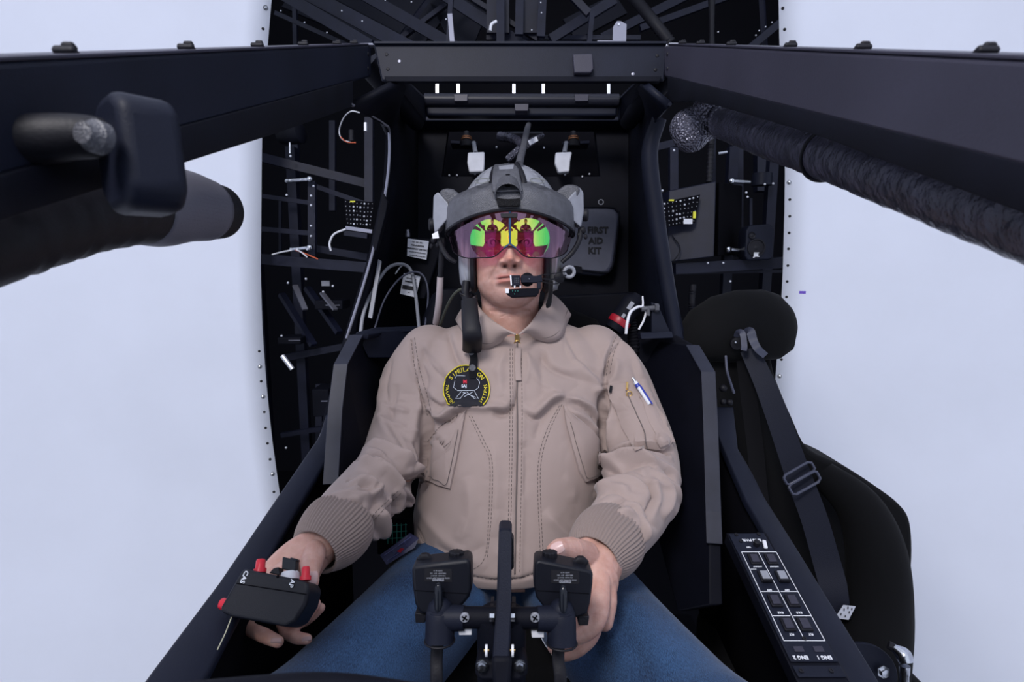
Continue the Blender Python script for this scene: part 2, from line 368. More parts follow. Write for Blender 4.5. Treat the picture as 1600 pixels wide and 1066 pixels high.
# racks left and right behind the opening
def rack(label, loc, bars, boltpts, d=2.5, bm='bright_alu'):
    r_ = thing('equipment_rack', loc, label, 'rack')
    for a_, b_, w_, h_ in bars: bar('rack_bar', a_, b_, w_, h_, 'rack_steel', r_)
    for px, py in boltpts:
        mb = MB(); mb.sph(P(px, py, d - .04), .005, 10, 8); mb.build('bolt_head', bm, r_)
    sx = -1 if loc[0] < 0 else 1
    for x_ in (.98, 1.16): bar('rack_post', Vector((sx * x_, 2.62, 0)), Vector((sx * x_, 2.62, 2.5)), .04, .04, 'rack_steel', r_)
    return r_
rl = rack('dark steel equipment rack standing behind the left side of the cockpit', (-.85, 2.5, 0), [
    ((400, 244, 2.4), (575, 288, 2.5), .03, .036), ((577, 185, 2.45), (577, 325, 2.45), .035, .03), ((400, 305, 2.45), (490, 318, 2.45), .02, .018), ((400, 357, 2.45), (490, 365, 2.45), .02, .02), ((488, 284, 2.4), (488, 400, 2.4), .03, .022),
    ((490, 290, 2.5), (575, 320, 2.5), .03, .02), ((492, 388, 2.5), (575, 402, 2.5), .03, .03), ((400, 404, 2.4), (575, 418, 2.4), .05, .042), ((438, 312, 2.7), (438, 395, 2.7), .012, .012), ((462, 200, 2.9), (462, 400, 2.9), .03, .03), ((520, 190, 3.0), (520, 330, 3.0), .03, .03),
    ((440, 460, 2.6), (490, 540, 2.5), .03, .02), ((480, 450, 2.6), (530, 520, 2.5), .03, .02), ((440, 560, 2.6), (545, 540, 2.6), .02, .03), ((545, 560, 2.6), (545, 720, 2.6), .03, .02), ((440, 680, 2.6), (530, 665, 2.6), .02, .02), ((500, 600, 2.7), (500, 720, 2.7), .03, .04)],
    [(454, 244), (453, 282), (486, 306), (486, 321), (486, 353), (486, 369), (490, 291), (448, 305), (470, 281), (480, 390), (478, 281), (465, 389), (520, 447), (505, 456), (450, 442), (478, 436), (440, 525), (447, 700)], 2.38)
for a_, b_ in [((461, 446, 2.45), (477, 484, 2.4)), ((503, 458, 2.45), (524, 484, 2.4))]: bar('slide_rail', a_, b_, .022, .008, 'edge_steel', rl)
for a_, b_ in [((448, 283, 2.35), (484, 280, 2.35)), ((455, 390, 2.35), (484, 387, 2.35))]:
    mb = MB(); mb.cyl(a_, b_, .008, 12); mb.sph(V3(b_), .014, 12, 8); mb.sph(V3(a_), .009, 10, 8); mb.build('turnbuckle', 'steel', rl)
mb = MB(); mb.cyl((441, 556, 2.4), (457, 577, 2.4), .010, 10); mb.build('turnbuckle', 'bright_alu', rl)
mb = MB(); mb.box(P(509, 443, 2.5), (.035, .01, .022)); mb.build('rating_plate', 'grey_plastic', rl)
rr = rack('dark steel equipment rack standing behind the right side of the cockpit', (.9, 2.5, 0), [
    ((1020, 232, 2.5), (1060, 222, 2.5), .03, .03), ((1052, 232, 2.45), (1052, 300, 2.45), .035, .03), ((1053, 420, 2.4), (1226, 410, 2.4), .06, .045), ((1150, 220, 2.7), (1150, 400, 2.7), .05, .05), ((1173, 310, 2.5), (1173, 352, 2.5), .012, .008), ((1048, 427, 2.5), (1226, 424, 2.5), .012, .012),
    ((1112, 180, 2.8), (1112, 290, 2.8), .03, .03), ((1188, 200, 2.9), (1188, 300, 2.9), .05, .05), ((1060, 560, 2.6), (1210, 540, 2.6), .03, .02)],
    [(1053, 235), (1166, 301), (1195, 288), (1208, 287), (1035, 298), (1130, 411), (1106, 411), (1168, 308), (1203, 460), (1090, 480), (1170, 455), (1141, 440)], 2.38)
for a_, b_ in [((1143, 283, 2.35), (1172, 285, 2.35)), ((1138, 390, 2.35), (1164, 391, 2.35))]:
    mb = MB(); mb.cyl(a_, b_, .007, 12); mb.sph(V3(a_), .014, 12, 8); mb.build('turnbuckle', 'steel', rr)
mb = MB(); mb.cyl((1122, 240, 2.38), (1136, 238, 2.38), .006, 8); mb.build('turnbuckle', 'steel', rr)
# cabinet with its slanted grey side panel
cb = thing('cabinet', P(1100, 410, 2.45), 'large dark grey metal cabinet on the right shelf, perforated board on its side', 'cabinet')
mb = MB(); mb.prism([(1045, 298, 2.35), (1119, 283, 2.3), (1116, 401, 2.3), (1043, 410, 2.35)], (0, .25, 0)); mb.build('body', 'rack_steel', cb, bevel=.004)
mb = MB(); mb.prism([(1124, 284, 2.32), (1160, 290, 2.5), (1158, 398, 2.5), (1122, 400, 2.32)], (0, .1, 0)); mb.build('side_frame', 'deep_black', cb, bevel=.004)
mb = MB(); mb.tube([(1050, 368, 2.33), (1062, 385, 2.3), (1060, 398, 2.3), (1052, 408, 2.3)], .0025, 6, 5); tag(mb.build('cable', 'rubber', None, smooth=60), 'thin black cable hanging down the grey cabinet on the right', 'cable')
def perfboard(label, corners, d, dots, yel):
    b_ = thing('circuit_board', P(corners[3][0], corners[3][1], d), label, 'board')
    mb = MB(); mb.prism([(x_, y_, d) for x_, y_ in corners], (0, .008, 0)); mb.build('board', 'deep_black', b_, smooth=0)
    (x0, y0), (x1, y1), (x2, y2), (x3, y3) = corners; k = 0
    for i in range(dots[0]):
        for j in range(dots[1]):
            u_, v_ = (i + .5 + random.uniform(-.12, .12)) / dots[0], (j + .5 + random.uniform(-.1, .1)) / dots[1]
            px = lerp(lerp(x0, x1, u_), lerp(x3, x2, u_), v_); py = lerp(lerp(y0, y1, u_), lerp(y3, y2, u_), v_)
            mb = MB(); mb.sph(P(px, py, d - .002), random.choice((.0015, .0018, .0022, .0042)), 8, 6); mb.build('solder_dot', 'bright_alu', b_); k += 1
    for px, py, w_, h_ in yel: mb = MB(); mb.box(P(px, py, d - .004), (w_, .002, h_)); mb.build('yellow_tag', 'yellow_sticker', b_)
    return b_
b1 = perfboard('black perforated circuit board with white dots on the left rack', [(537, 312), (585, 316), (580, 355), (541, 352)], 2.3, (8, 6), [(551, 315, .02, .005)])
mb = MB(); mb.beam((541, 356, 2.29), (582, 362, 2.29), .02, .014); mb.build('metal_strip', 'edge_steel', b1)
mb = MB(); mb.beam((539, 364, 2.3), (575, 369, 2.3), .03, .02); mb.build('bracket', 'rack_steel', b1)
b2 = perfboard('black perforated circuit board with white dots and yellow stickers on the right cabinet', [(1034, 316), (1094, 304), (1086, 348), (1038, 356)], 2.27, (9, 6), [(1049, 313, .02, .006), (1085, 336, .011, .026)])
mb = MB(); mb.box(P(1075, 346, 2.26), (.035, .002, .02)); mb.build('white_tag', 'white_plastic', b2)
mb = MB(); mb.tube([(540, 358, 2.28), (522, 366, 2.27), (515, 380, 2.27), (517, 392, 2.27)], .004, 8, 6); tag(mb.build('cable', 'white_plastic', None, smooth=60), 'white cable curving out of the perforated board on the left rack', 'cable')
for pts, m_, lb in [([(425, 398, 2.3), (440, 394, 2.3), (456, 391, 2.3)], 'white_plastic', 'short white wire lying on the left rack shelf'), ([(462, 391, 2.3), (478, 397, 2.3), (497, 405, 2.3)], 'orange_wire', 'orange wire trailing over the left rack shelf'),
                    ([(463, 390, 2.29), (472, 395, 2.29), (480, 402, 2.29)], 'white_plastic', 'white wire beside the orange wire on the left rack shelf')]:
    mb = MB(); mb.tube(pts, .003, 6, 5); tag(mb.build('wire', m_, None, smooth=60), lb, 'wire')
sp = thing('lamp_socket', P(549, 215, 2.3), 'small black socket hanging on wires inside the top of the left door opening', 'socket')
mb = MB(); mb.cyl((549, 204, 2.3), (549, 221, 2.3), .011, 12); mb.build('body', 'rubber', sp)
mb = MB(); mb.tube([(562, 176, 2.2), (548, 174, 2.2), (536, 186, 2.25), (530, 205, 2.3), (535, 218, 2.3), (548, 222, 2.3)], .0022, 6, 6); mb.build('wire', 'white_plastic', sp, smooth=60)
mb = MB(); mb.tube([(532, 214, 2.29), (542, 222, 2.29), (556, 223, 2.29)], .0022, 6, 6); mb.build('wire', 'orange_wire', sp, smooth=60)
mb = MB(); mb.cyl((571, 192, 2.2), (571, 205, 2.2), .006, 10); mb.build('threaded_stud', 'bright_alu', sp)
lm = thing('studio_lamp', P(452, 212, 2.4), 'round black lamp head hanging at the top of the left rack', 'lamp')
mb = MB(); mb.lathe(P(440, 212, 2.4), (1, -.2, .1), [(-.01, .03), (0, .035), (.04, .042), (.09, .045), (.10, .03)], 20); mb.build('housing', 'matt_black', lm)
mb = MB(); mb.cyl((453, 222, 2.38), (453, 240, 2.38), .004, 8); mb.build('stem', 'steel', lm)
# loudspeaker on the right shelf
lsp = thing('loudspeaker', P(1188, 408, 2.3), 'small black loudspeaker with a white label on the right shelf', 'speaker')
mb = MB(); mb.prism([(1166, 360, 2.28), (1171, 352, 2.28), (1203, 350, 2.28), (1210, 358, 2.28), (1208, 402, 2.28), (1203, 406, 2.28), (1168, 407, 2.28), (1164, 400, 2.28)], (0.02, .13, 0)); mb.build('cabinet', 'black_paint', lsp, bevel=.006)
mb = MB(); c = P(1182, 387, 2.275); mb.lathe(c, (0, -1, 0), [(0, .036), (.004, .036), (.004, .031), (-.004, .026), (-.006, .012), (.0, .010), (.003, .001)], 28); mb.build('woofer', 'rubber', lsp)
mb = MB(); c = P(1175, 368, 2.275); mb.lathe(c, (0, -1, 0), [(0, .014), (.003, .013), (-.001, .008), (.002, .001)], 20); mb.build('tweeter', 'rubber', lsp)
mb = MB(); text_on(mb, 'JBL', P(1182, 399, 2.266), (1, 0, 0), (0, 0, 1), .017, .06); mb.box(P(1182, 395, 2.267), (.02, .001, .002)); mb.build('label', 'white_ink', lsp, smooth=0)
mb = MB(); mb.lathe(P(1190, 290, 2.45), (0, 0, 1), [(0, .042), (.05, .042), (.052, .036), (.054, .001)], 24); tag(mb.build('round_canister', 'black_paint', None), 'short black cylindrical canister on top of the cabinet frame', 'canister')
mb = MB(); mb.tube([P(1112, -700, 2.6), (1112, 100, 2.4), (1112, 200, 2.35), (1110, 240, 2.35), (1108, 285, 2.35)], .013, 12, 24, prof=lambda a_, t: 1 + .15 * sin(t * 160)); tag(mb.build('corrugated_hose', 'rubber', None, smooth=60), 'ribbed black hose dropping behind the right cabinet', 'hose')
for x_, y_, z_, lb in ((1083, 445, 500, 'ribbed black hose under the right shelf'),):
    mb = MB(); mb.tube([(x_, y_, 2.3), (x_ - 2, 480, 2.3), (x_ + 2, z_, 2.3)], .013, 12, 16, prof=lambda a_, t: 1 + .15 * sin(t * 110)); tag(mb.build('corrugated_hose', 'rubber', None, smooth=60), lb, 'hose')
for x_, y_, w_, h_, lb in ((520, 475, .12, .04, 'flat black electronics box on the slide rails of the left rack'), (460, 530, .10, .03, 'thin black electronics box low on the left rack'), (508, 625, .07, .12, 'dark upright case at the foot of the left rack')):
    bx_ = thing('electronics_box', P(x_, y_, 2.5), lb, 'box')
    mb = MB(); mb.box(P(x_, y_, 2.5), (w_, .12, h_)); mb.build('case', 'matt_black', bx_, bevel=.004)
    mb = MB(); mb.box(P(x_, y_ + 2, 2.435), (w_ * .5, .004, .003)); mb.build('slot', 'edge_steel', bx_)
# ================================================================== PERSON
def np_co(me):
    n = len(me.vertices); a = np.empty(n * 3); me.vertices.foreach_get('co', a); return a.reshape(-1, 3)
def concat(parts):
    """[(mesh, colours or None, material index)] -> one mesh with a colour attribute"""
    V = []; Fc = []; MI = []; C = []; o = 0
    for me, col, mi in parts:
        co = np_co(me); V.append(co); Fc += [tuple(i + o for i in p.vertices) for p in me.polygons]
        MI += ([mi] * len(me.polygons)) if mi is not None else [p.material_index for p in me.polygons]
        C.append(col if col is not None else np.tile([1, 1, 1], (len(co), 1))); o += len(co)
    me = bpy.data.meshes.new('joined'); me.from_pydata(np.vstack(V).tolist(), [], Fc); me.polygons.foreach_set('material_index', MI)
    at = me.color_attributes.new('complexion', 'FLOAT_COLOR', 'POINT'); c = np.hstack([np.vstack(C), np.ones((o, 1))]).astype(np.float32)
    at.data.foreach_set('color', c.ravel()); me.update(); return me

m = mat('skin', (.46, .27, .235), .47, spec=.4, sss=.25, bump=('noise', 420, .35, .0012))
nt = m.node_tree; a = nt.nodes.new('ShaderNodeAttribute'); a.attribute_name = 'complexion'
mx = nt.nodes.new('ShaderNodeMix'); mx.data_type = 'RGBA'; mx.blend_type = 'MULTIPLY'; mx.inputs[0].default_value = 1
n1 = nt.nodes.new('ShaderNodeTexNoise'); n1.inputs['Scale'].default_value = 60; n1.inputs['Detail'].default_value = 4
cr = nt.nodes.new('ShaderNodeValToRGB'); cr.color_ramp.elements[0].position = .35; cr.color_ramp.elements[0].color = (.50, .275, .22, 1); cr.color_ramp.elements[1].position = .68; cr.color_ramp.elements[1].color = (.60, .365, .305, 1)
tc = nt.nodes.new('ShaderNodeTexCoord'); nt.links.new(tc.outputs['Object'], n1.inputs['Vector']); nt.links.new(n1.outputs['Fac'], cr.inputs[0])
nt.links.new(cr.outputs[0], mx.inputs[6]); nt.links.new(a.outputs['Color'], mx.inputs[7]); nt.links.new(mx.outputs[2], nt.nodes['Principled BSDF'].inputs['Base Color'])

mat('jacket_cloth', (.345, .268, .245), .75, spec=.3, sheen=.15, noise=(5, .06), bump=('noise', 900, .12, .0008))
mat('rib_knit', (.25, .195, .178), .9, spec=.2, sheen=.2, bump=('noise', 800, .4, .001))
# denim: fine twill streaks over a worn indigo
m = mat('denim', (.02, .06, .16), .85, spec=.25, sheen=.1); nt = m.node_tree; b = nt.nodes['Principled BSDF']
tc = nt.nodes.new('ShaderNodeTexCoord'); mp = nt.nodes.new('ShaderNodeMapping'); mp.inputs['Scale'].default_value = (1500, 230, 900); mp.inputs['Rotation'].default_value = (0.3, 0, .5)
n1 = nt.nodes.new('ShaderNodeTexNoise'); n1.inputs['Scale'].default_value = 1.0; n1.inputs['Detail'].default_value = 3
n2 = nt.nodes.new('ShaderNodeTexNoise'); n2.inputs['Scale'].default_value = 9; n2.inputs['Detail'].default_value = 4
nt.links.new(tc.outputs['Object'], mp.inputs[0]); nt.links.new(mp.outputs[0], n1.inputs['Vector']); nt.links.new(tc.outputs['Object'], n2.inputs['Vector'])
ad = nt.nodes.new('ShaderNodeMath'); ad.operation = 'MULTIPLY_ADD'; nt.links.new(n1.outputs['Fac'], ad.inputs[0]); ad.inputs[1].default_value = .75; 
sc = nt.nodes.new('ShaderNodeMath'); sc.operation = 'MULTIPLY'; nt.links.new(n2.outputs['Fac'], sc.inputs[0]); sc.inputs[1].default_value = .4; nt.links.new(sc.outputs[0], ad.inputs[2])
cr = nt.nodes.new('ShaderNodeValToRGB'); cr.color_ramp.elements[0].position = .38; cr.color_ramp.elements[0].color = (.0022, .0085, .032, 1); cr.color_ramp.elements[1].position = .82; cr.color_ramp.elements[1].color = (.046, .115, .25, 1)
nt.links.new(ad.outputs[0], cr.inputs[0]); nt.links.new(cr.outputs[0], b.inputs['Base Color'])
bp = nt.nodes.new('ShaderNodeBump'); bp.inputs['Strength'].default_value = .5; bp.inputs['Distance'].default_value = .0008; nt.links.new(n1.outputs['Fac'], bp.inputs['Height']); nt.links.new(bp.outputs[0], b.inputs['Normal'])

# ---------------------------------------------------------------- head
HO = P(797, 386, 1.145); TILT = Matrix.Rotation(radians(-4), 3, 'X')
def HL(x, y, z): return HO + TILT @ Vector((x, y, z))
rows = [(.128, .018, -.02, .03), (.122, .04, -.045, .055), (.105, .06, -.068, .08), (.075, .074, -.084, .095), (.035, .079, -.092, .1), (0, .0775, -.090, .098),
        (-.03, .0755, -.088, .085), (-.055, .0715, -.0875, .07), (-.078, .064, -.087, .055), (-.098, .052, -.083, .04), (-.112, .038, -.077, .02), (-.122, .022, -.066, .0)]
mb = MB(); mb.ell([(HL(0, (f + b_) / 2, z), RT * hw, (TILT @ Vector((0, 1, 0))) * (b_ - f) / 2) for z, hw, f, b_ in rows], 48, 2.25)
head = fuse(mb, .0045, 6)
nk = MB(); nk.tube([HL(0, .012, -.06), HL(0, .012, -.10), HL(0, .014, -.14), HL(0, .03, -.20)], [.057, .058, .059, .066], 32, 4)
tmp = concat([(head, None, 0), (nk.raw(), None, 0)]); head = fuse(tmp, .0016, 10)
S = Surf(head); RI = np.array(TILT.transposed()); L = (S.co - np.array(HO)) @ RI.T
x, y, z = L[:, 0], L[:, 1], L[:, 2]; fr = (y < 0) & (z > -.14); ax = np.abs(x)
def G(v, c, s): return np.exp(-((v - c) / s) ** 2)
def SS(v, a, b): t = np.clip((v - a) / (b - a), 0, 1); return t * t * (3 - 2 * t)
D = np.zeros(len(x))
# nose: bridge, tip, wings, nostrils
prof = np.interp(z, [-.046, -.0425, -.038, -.031, -.022, -.01, .004, .02, .035], [0, .010, .025, .029, .023, .016, .009, .004, 0])
wid = np.interp(z, [-.045, -.032, -.02, .0, .02], [.0125, .0115, .0095, .008, .012])
D += prof * np.exp(-(ax / wid) ** 2.6)
D += .0145 * G(ax, .0172, .0060) * G(z, -.0355, .0072)
D += .004 * G(ax, .0, .010) * G(z, -.033, .006)
D -= .010 * G(ax, .0085, .0038) * G(z, -.0425, .0032)
D -= .003 * G(ax, .0235, .003) * G(z, -.037, .007)
# brow, sockets, cheeks, jaw
D += .004 * G(ax, .032, .018) * G(z, .02, .008) + .002 * G(ax, 0, .012) * G(z, .022, .01)
D -= .009 * G(ax, .031, .014) * G(z, .001, .011)
D -= .004 * G(ax, .016, .006) * G(z, -.002, .01)
D += .004 * G(ax, .046, .018) * G(z, -.03, .016)
D += .002 * G(ax, .036, .012) * G(z, -.017, .004) - .0015 * G(ax, .034, .014) * G(z, -.023, .003)
D -= .0013 * G(ax - (.022 + (-(z + .04)) * .55), 0, .0032) * SS(-z, .036, .045) * (1 - SS(-z, .066, .076))
D += .003 * G(ax - (.034 + (-(z + .04)) * .5), 0, .009) * SS(-z, .036, .05) * (1 - SS(-z, .07, .085))
# muzzle and lips
D += .005 * G(ax, 0, .028) * G(z, -.066, .022)
D -= .0016 * G(ax, 0, .0035) * G(z, -.054, .007) - .0009 * G(ax, .007, .0028) * G(z, -.054, .007)
lipw = SS(.030 - ax, 0, .012)
ml = -.0655 - .0022 * SS(ax, .008, .026) + .0008 * G(ax, 0, .005)
D += lipw * (.0042 * G(z, ml + .0042, .0036) + .0058 * G(z, ml - .0062, .0048))
D -= lipw * .0040 * G(z, ml, .0012) + .0016 * G(ax, .029, .0035) * G(z, -.069, .005)
D -= .0045 * G(ax, 0, .018) * G(z, -.083, .006)
D += .0065 * G(ax, 0, .018) * G(z, -.101, .011)
D -= .0018 * G(ax, .036, .004) * G(z, -.083, .012)
D -= .0028 * G(z + ax * ax * 9 * 0 , -.1285, .0035) * (y < -.03)
for zz in (-.142, -.152): D -= .0014 * G(z + .6 * ax, zz + .012, .0018) * (y < -.02)
D *= fr * SS(-y, .0, .04)
nloc = S.no @ RI.T
dirv = np.zeros_like(L); dirv[:, 1] = -1
L2 = L + dirv * D[:, None]
# jowl and double chin
L2[:, 0] += np.sign(L[:, 0]) * .004 * G(z, -.085, .02) * G(ax, .055, .02)
col = np.ones((len(x), 3))
def tint(mask, c, k=1.0):
    global col
    mk = np.clip(mask * k, 0, 1)[:, None] * fr[:, None]; col = col * (1 - mk) + np.array(c) * mk
tint(G(ax, .045, .02) * G(z, -.035, .02), (1.05, .86, .84), .7)
tint(G(ax, 0, .016) * G(z, -.033, .012), (1.08, .82, .80), .8)
tint(SS(.052 - ax, 0, .02) * G(z, -.055, .009) * SS(ax, .0, .004), (.66, .68, .72), .75)
tint(SS(.05 - ax, 0, .03) * G(z, -.1, .018), (.74, .76, .80), .6)
tint(G(ax, .045, .016) * G(z, -.08, .02), (.78, .78, .8), .5)
tint(lipw * (G(z, ml + .0035, .0034) + G(z, ml - .0055, .0044)), (.86, .56, .58), .9)
tint(lipw * G(z, ml, .0011), (.25, .12, .12), 1)
tint(G(ax, .0085, .0042) * G(z, -.0435, .0033), (.16, .08, .08), 1.15)
brow = G(z - .0045 * np.cos((ax - .03) / .022), .0165, .0036) * SS(ax, .010, .018) * (1 - SS(ax, .048, .056))
tint(brow, (.10, .09, .10), 1.1)
# eyelid opening
ez = .0010; op = np.abs(ax - .031) / .0145; hgt = .0043 * np.clip(1 - op ** 2, 0, 1)
inside = (op < 1) & (z < ez + hgt) & (z > ez - hgt * .85) & fr
rim = G(z, ez + hgt, .0016) * (op < 1.05)
tint(rim, (.12, .08, .08), 1); tint(G(z, ez - hgt * .85, .0012) * (op < 1.0), (.6, .35, .35), .8)
tint(G(z, ez + hgt + .005, .0012) * (op < 1.0), (.55, .45, .45), .7)
L2[inside, 1] += .010
lid = (G(z, ez + hgt + .0018, .002) + .7 * G(z, ez - hgt * .85 - .0018, .002)) * (op < 1.15) * fr
L2[:, 1] -= lid * .0028
co = np.array(HO) + L2 @ RI
head.vertices.foreach_set('co', co.ravel()); head.update()
eyes = MB()
for sx in (-1, 1):
    c = HL(sx * .031, -.0725, .0012); eyes.m = 2; eyes.sph(c, .0118, 24, 16)
    g = HL(sx * .0315, -.0725 - .0108, .0012); dd = Vector((0, -1, 0)); eyes.m = 3; eyes.lathe(g + dd * -.0006, dd, [(0, .0058), (.0006, .0054), (.0011, .0035), (.0013, .0001)], 20)
head_col = col

# ---------------------------------------------------------------- hands
def hand(chains, palm, voxel=.0014, sm=5):
    mb = MB()
    for ch in chains:
        pts = [P(*c[:3]) for c in ch]; rr = [c[3] for c in ch]
        mb.tube(pts, rr, 16, 5); mb.sph(pts[-1], rr[-1] * 1.0, 14, 10); mb.sph(pts[0], rr[0], 14, 10)
        for p_, r_ in list(zip(pts, rr))[1:-1]: mb.sph(p_, r_ * 1.035, 14, 10)
    for sec in palm:
        pts = [P(*c[:3]) for c in sec[0]]; mb.tube(pts, [c[3] for c in sec[0]], 20, 4, flat=sec[1], up=sec[2])
    return fuse(mb, voxel, sm)
def nail(mb, c, r, t, nrm, bend=1.0):
    """a small curved plate: centre, half sizes (w,l), direction to the tip, outward normal"""
    c = V3(c); nrm = Vector(nrm).normalized(); t = Vector(t); t = (t - nrm * t.dot(nrm)).normalized(); b = t.cross(nrm); R = []
    for i in range(9):
        u = -1 + i / 4; k = 1 - .35 * max(0, abs(u) - .4) ** 2 * 2.5; row = []
        for j in range(9):
            v = -1 + j / 4; row.append(c + t * u * r[1] + b * v * r[0] * k + nrm * (-(v * v) * r[0] * .42 * bend - u * u * r[1] * .08))
        R.append(row)
    vs = [p for row in R for p in row]; fs = [(i * 9 + j, i * 9 + j + 1, i * 9 + j + 10, i * 9 + j + 9) for i in range(8) for j in range(8)]
    k = len(vs); vs2 = [p - nrm * .0012 for p in vs]; fs2 = [tuple(q + k for q in reversed(f)) for f in fs]; mb.add(vs + vs2, fs + fs2)
nails = MB(); nails.m = 1
# viewer's left hand, thumb on top of the box, fingers curled below it
LH = hand([
    [(492, 862, .815, .0165), (487, 880, .785, .0150), (485, 896, .757, .0118), (486, 909, .742, .0105)],           # thumb
    [(418, 905, .800, .0120), (392, 950, .800, .0105), (388, 979, .775, .0088), (412, 993, .752, .0092), (434, 1003, .742, .0078)],  # index
    [(442, 915, .812, .0120), (440, 958, .815, .0105), (446, 985, .792, .0085), (462, 996, .772, .0084), (480, 999, .762, .0068)],  # middle
    [(458, 915, .818, .0115), (446, 955, .815, .0100), (455, 978, .790, .0088), (475, 966, .778, .0088), (493, 944, .775, .0076)],  # ring
    [(470, 905, .825, .0105), (462, 950, .825, .0088), (470, 972, .808, .0078), (488, 962, .796, .0074), (501, 950, .790, .0064)],   # little
], [([(512, 842, .85, .031), (492, 858, .83, .031), (470, 878, .82, .036), (450, 905, .815, .040), (442, 930, .815, .034)], .62, (.35, -.9, .3)),
    ([(540, 805, .92, .030), (512, 842, .85, .029), (495, 856, .835, .029)], .85, None),
    ([(480, 868, .815, .018), (440, 895, .79, .0135), (405, 915, .785, .012)], 1.0, None)])
nail(nails, (487, 903, .7335), (.0068, .0078), P(486, 925, .745) - P(487, 896, .745), (.12, -.85, .45))
nail(nails, (431, 1005, .7345), (.0056, .007), P(440, 1006, .74) - P(420, 1000, .745), (.0, -.8, -.35))
nail(nails, (479, 1002, .756), (.0048, .006), P(485, 1003, .74) - P(470, 998, .745), (.1, -.8, -.4))
# viewer's right hand, wrapped around the far side of the grip, thumb on its top knob
RH = hand([
    [(915, 868, .81, .0200), (893, 860, .775, .0170), (874, 857, .748, .0122), (866, 862, .735, .0112)],            # thumb
    [(944, 862, .86, .034), (936, 880, .835, .034), (930, 905, .81, .033), (930, 930, .795, .029)],
    [(948, 905, .80, .013), (950, 940, .785, .0125), (944, 972, .775, .0125)],
    [(938, 905, .79, .0150), (935, 960, .755, .0135), (918, 988, .745, .0105), (885, 998, .75, .0095), (868, 985, .76, .0085)],   # index
    [(930, 925, .79, .0145), (925, 985, .765, .0125), (905, 1012, .755, .0105), (880, 1022, .762, .0095), (864, 1012, .77, .008)],   # middle
    [(915, 930, .81, .0130), (912, 985, .79, .0115), (893, 1005, .785, .0095), (872, 1008, .79, .0085)],
    [(900, 930, .83, .0120), (895, 970, .81, .0100), (878, 990, .805, .0082), (862, 990, .80, .0075)],
], [([(940, 856, .86, .035), (928, 870, .84, .0365), (918, 895, .82, .037), (918, 925, .80, .038), (916, 955, .79, .030)], .62, (.55, -.8, .2)),
    ([(960, 820, .93, .034), (940, 856, .865, .035), (930, 868, .85, .036)], .85, None)])
nail(nails, (870, 856, .7245), (.0070, .0085), P(860, 864, .74) - P(880, 856, .745), (-.25, -.8, .55))
# the body inside the clothes
bod = MB()
def sec(l, r, py, d, hd):
    a = P(l, py, d); b_ = P(r, py, d); return ((a + b_) / 2, (b_ - a) / 2, Vector((0, hd, 0)))
bod.ell([sec(762, 838, 500, 1.2, .06), sec(700, 905, 520, 1.21, .06), sec(660, 950, 560, 1.22, .085), sec(670, 935, 650, 1.2, .10), sec(675, 925, 780, 1.17, .11), sec(670, 915, 880, 1.14, .11)], 32, 2.3)
for a_, b_ in ((-1, 0), (1, 0)):
    pass
armL = [(668, 562, 1.21, .05), (645, 640, 1.18, .046), (615, 735, 1.10, .042), (560, 790, .96, .036), (515, 840, .86, .027)]
armR = [(938, 565, 1.21, .05), (975, 640, 1.17, .046), (1003, 745, 1.07, .042), (975, 805, .96, .036), (938, 856, .87, .027)]
for A in (armL, armR): bod.tube([P(*q[:3]) for q in A], [q[3] for q in A], 18, 3)
def Wc(x_, y_, z_): return CAMP + Vector((x_, y_, z_))
legs = [[(-.085, 1.10, -.60, .08), (-.185, .82, -.60, .07), (-.285, .54, -.565, .055), (-.285, .46, -.68, .05), (-.26, .30, -1.02, .035)],
        [(.085, 1.10, -.60, .08), (.17, .82, -.60, .07), (.26, .54, -.565, .055), (.26, .46, -.68, .05), (.25, .30, -1.02, .035)]]
for A in legs: bod.tube([Wc(*q[:3]) for q in A], [q[3] for q in A], 18, 3)
body_in = fuse(bod, .012, 2)
body = concat([(head, head_col, 0), (LH, None, 0), (RH, None, 0), (body_in, None, 0), (nails.raw(), None, 1), (eyes.raw(), None, None)])
person = thing('person', Wc(0, 1.12, -.72), 'seated person in a tan flight jacket and blue jeans holding the cockpit controls', 'person')
link('body', body, ['skin', 'nail', 'eye_white', 'iris'], person, smooth=180)

# ---------------------------------------------------------------- jeans
jb = MB()
for A in ([(-.085, 1.12, -.60, .095), (-.12, 1.0, -.605, .100), (-.185, .82, -.60, .094), (-.245, .66, -.585, .084), (-.285, .54, -.565, .076), (-.285, .46, -.68, .068), (-.26, .34, -.95, .058)],
          [(.085, 1.12, -.60, .095), (.115, 1.0, -.605, .100), (.17, .82, -.60, .094), (.225, .66, -.585, .084), (.26, .54, -.565, .076), (.26, .46, -.68, .068), (.25, .34, -.95, .058)]):
    jb.tube([Wc(*q[:3]) for q in A], [q[3] for q in A], 26, 4)
jb.ell([(Wc(0, 1.11, z_), Vector((w_, 0, 0)), Vector((0, d_, 0))) for z_, w_, d_ in ((-.70, .15, .09), (-.66, .175, .12), (-.58, .18, .13), (-.50, .165, .12), (-.46, .15, .11))], 28)
J = Surf(fuse(jb, .006, 8))
for pts, h, w_ in [([(745, 925), (760, 960), (775, 1010)], .008, .016), ([(700, 900), (680, 930), (640, 950)], .007, .014), ([(720, 930), (700, 970), (640, 1010)], .007, .016), ([(860, 960), (900, 930), (950, 915)], .008, .014),
                   ([(850, 1000), (910, 1010), (960, 1040)], -.006, .012), ([(640, 885), (600, 930), (560, 1000)], .004, .02), ([(980, 925), (1010, 980), (1050, 1050)], .005, .02), ([(880, 930), (930, 960), (980, 1020)], .005, .015),
                   ([(655, 900), (600, 985), (540, 1060)], -.004, .012), ([(935, 935), (980, 1000), (1010, 1066)], -.004, .012)]:
    J.fold(pts, h, w_)
J.apply()
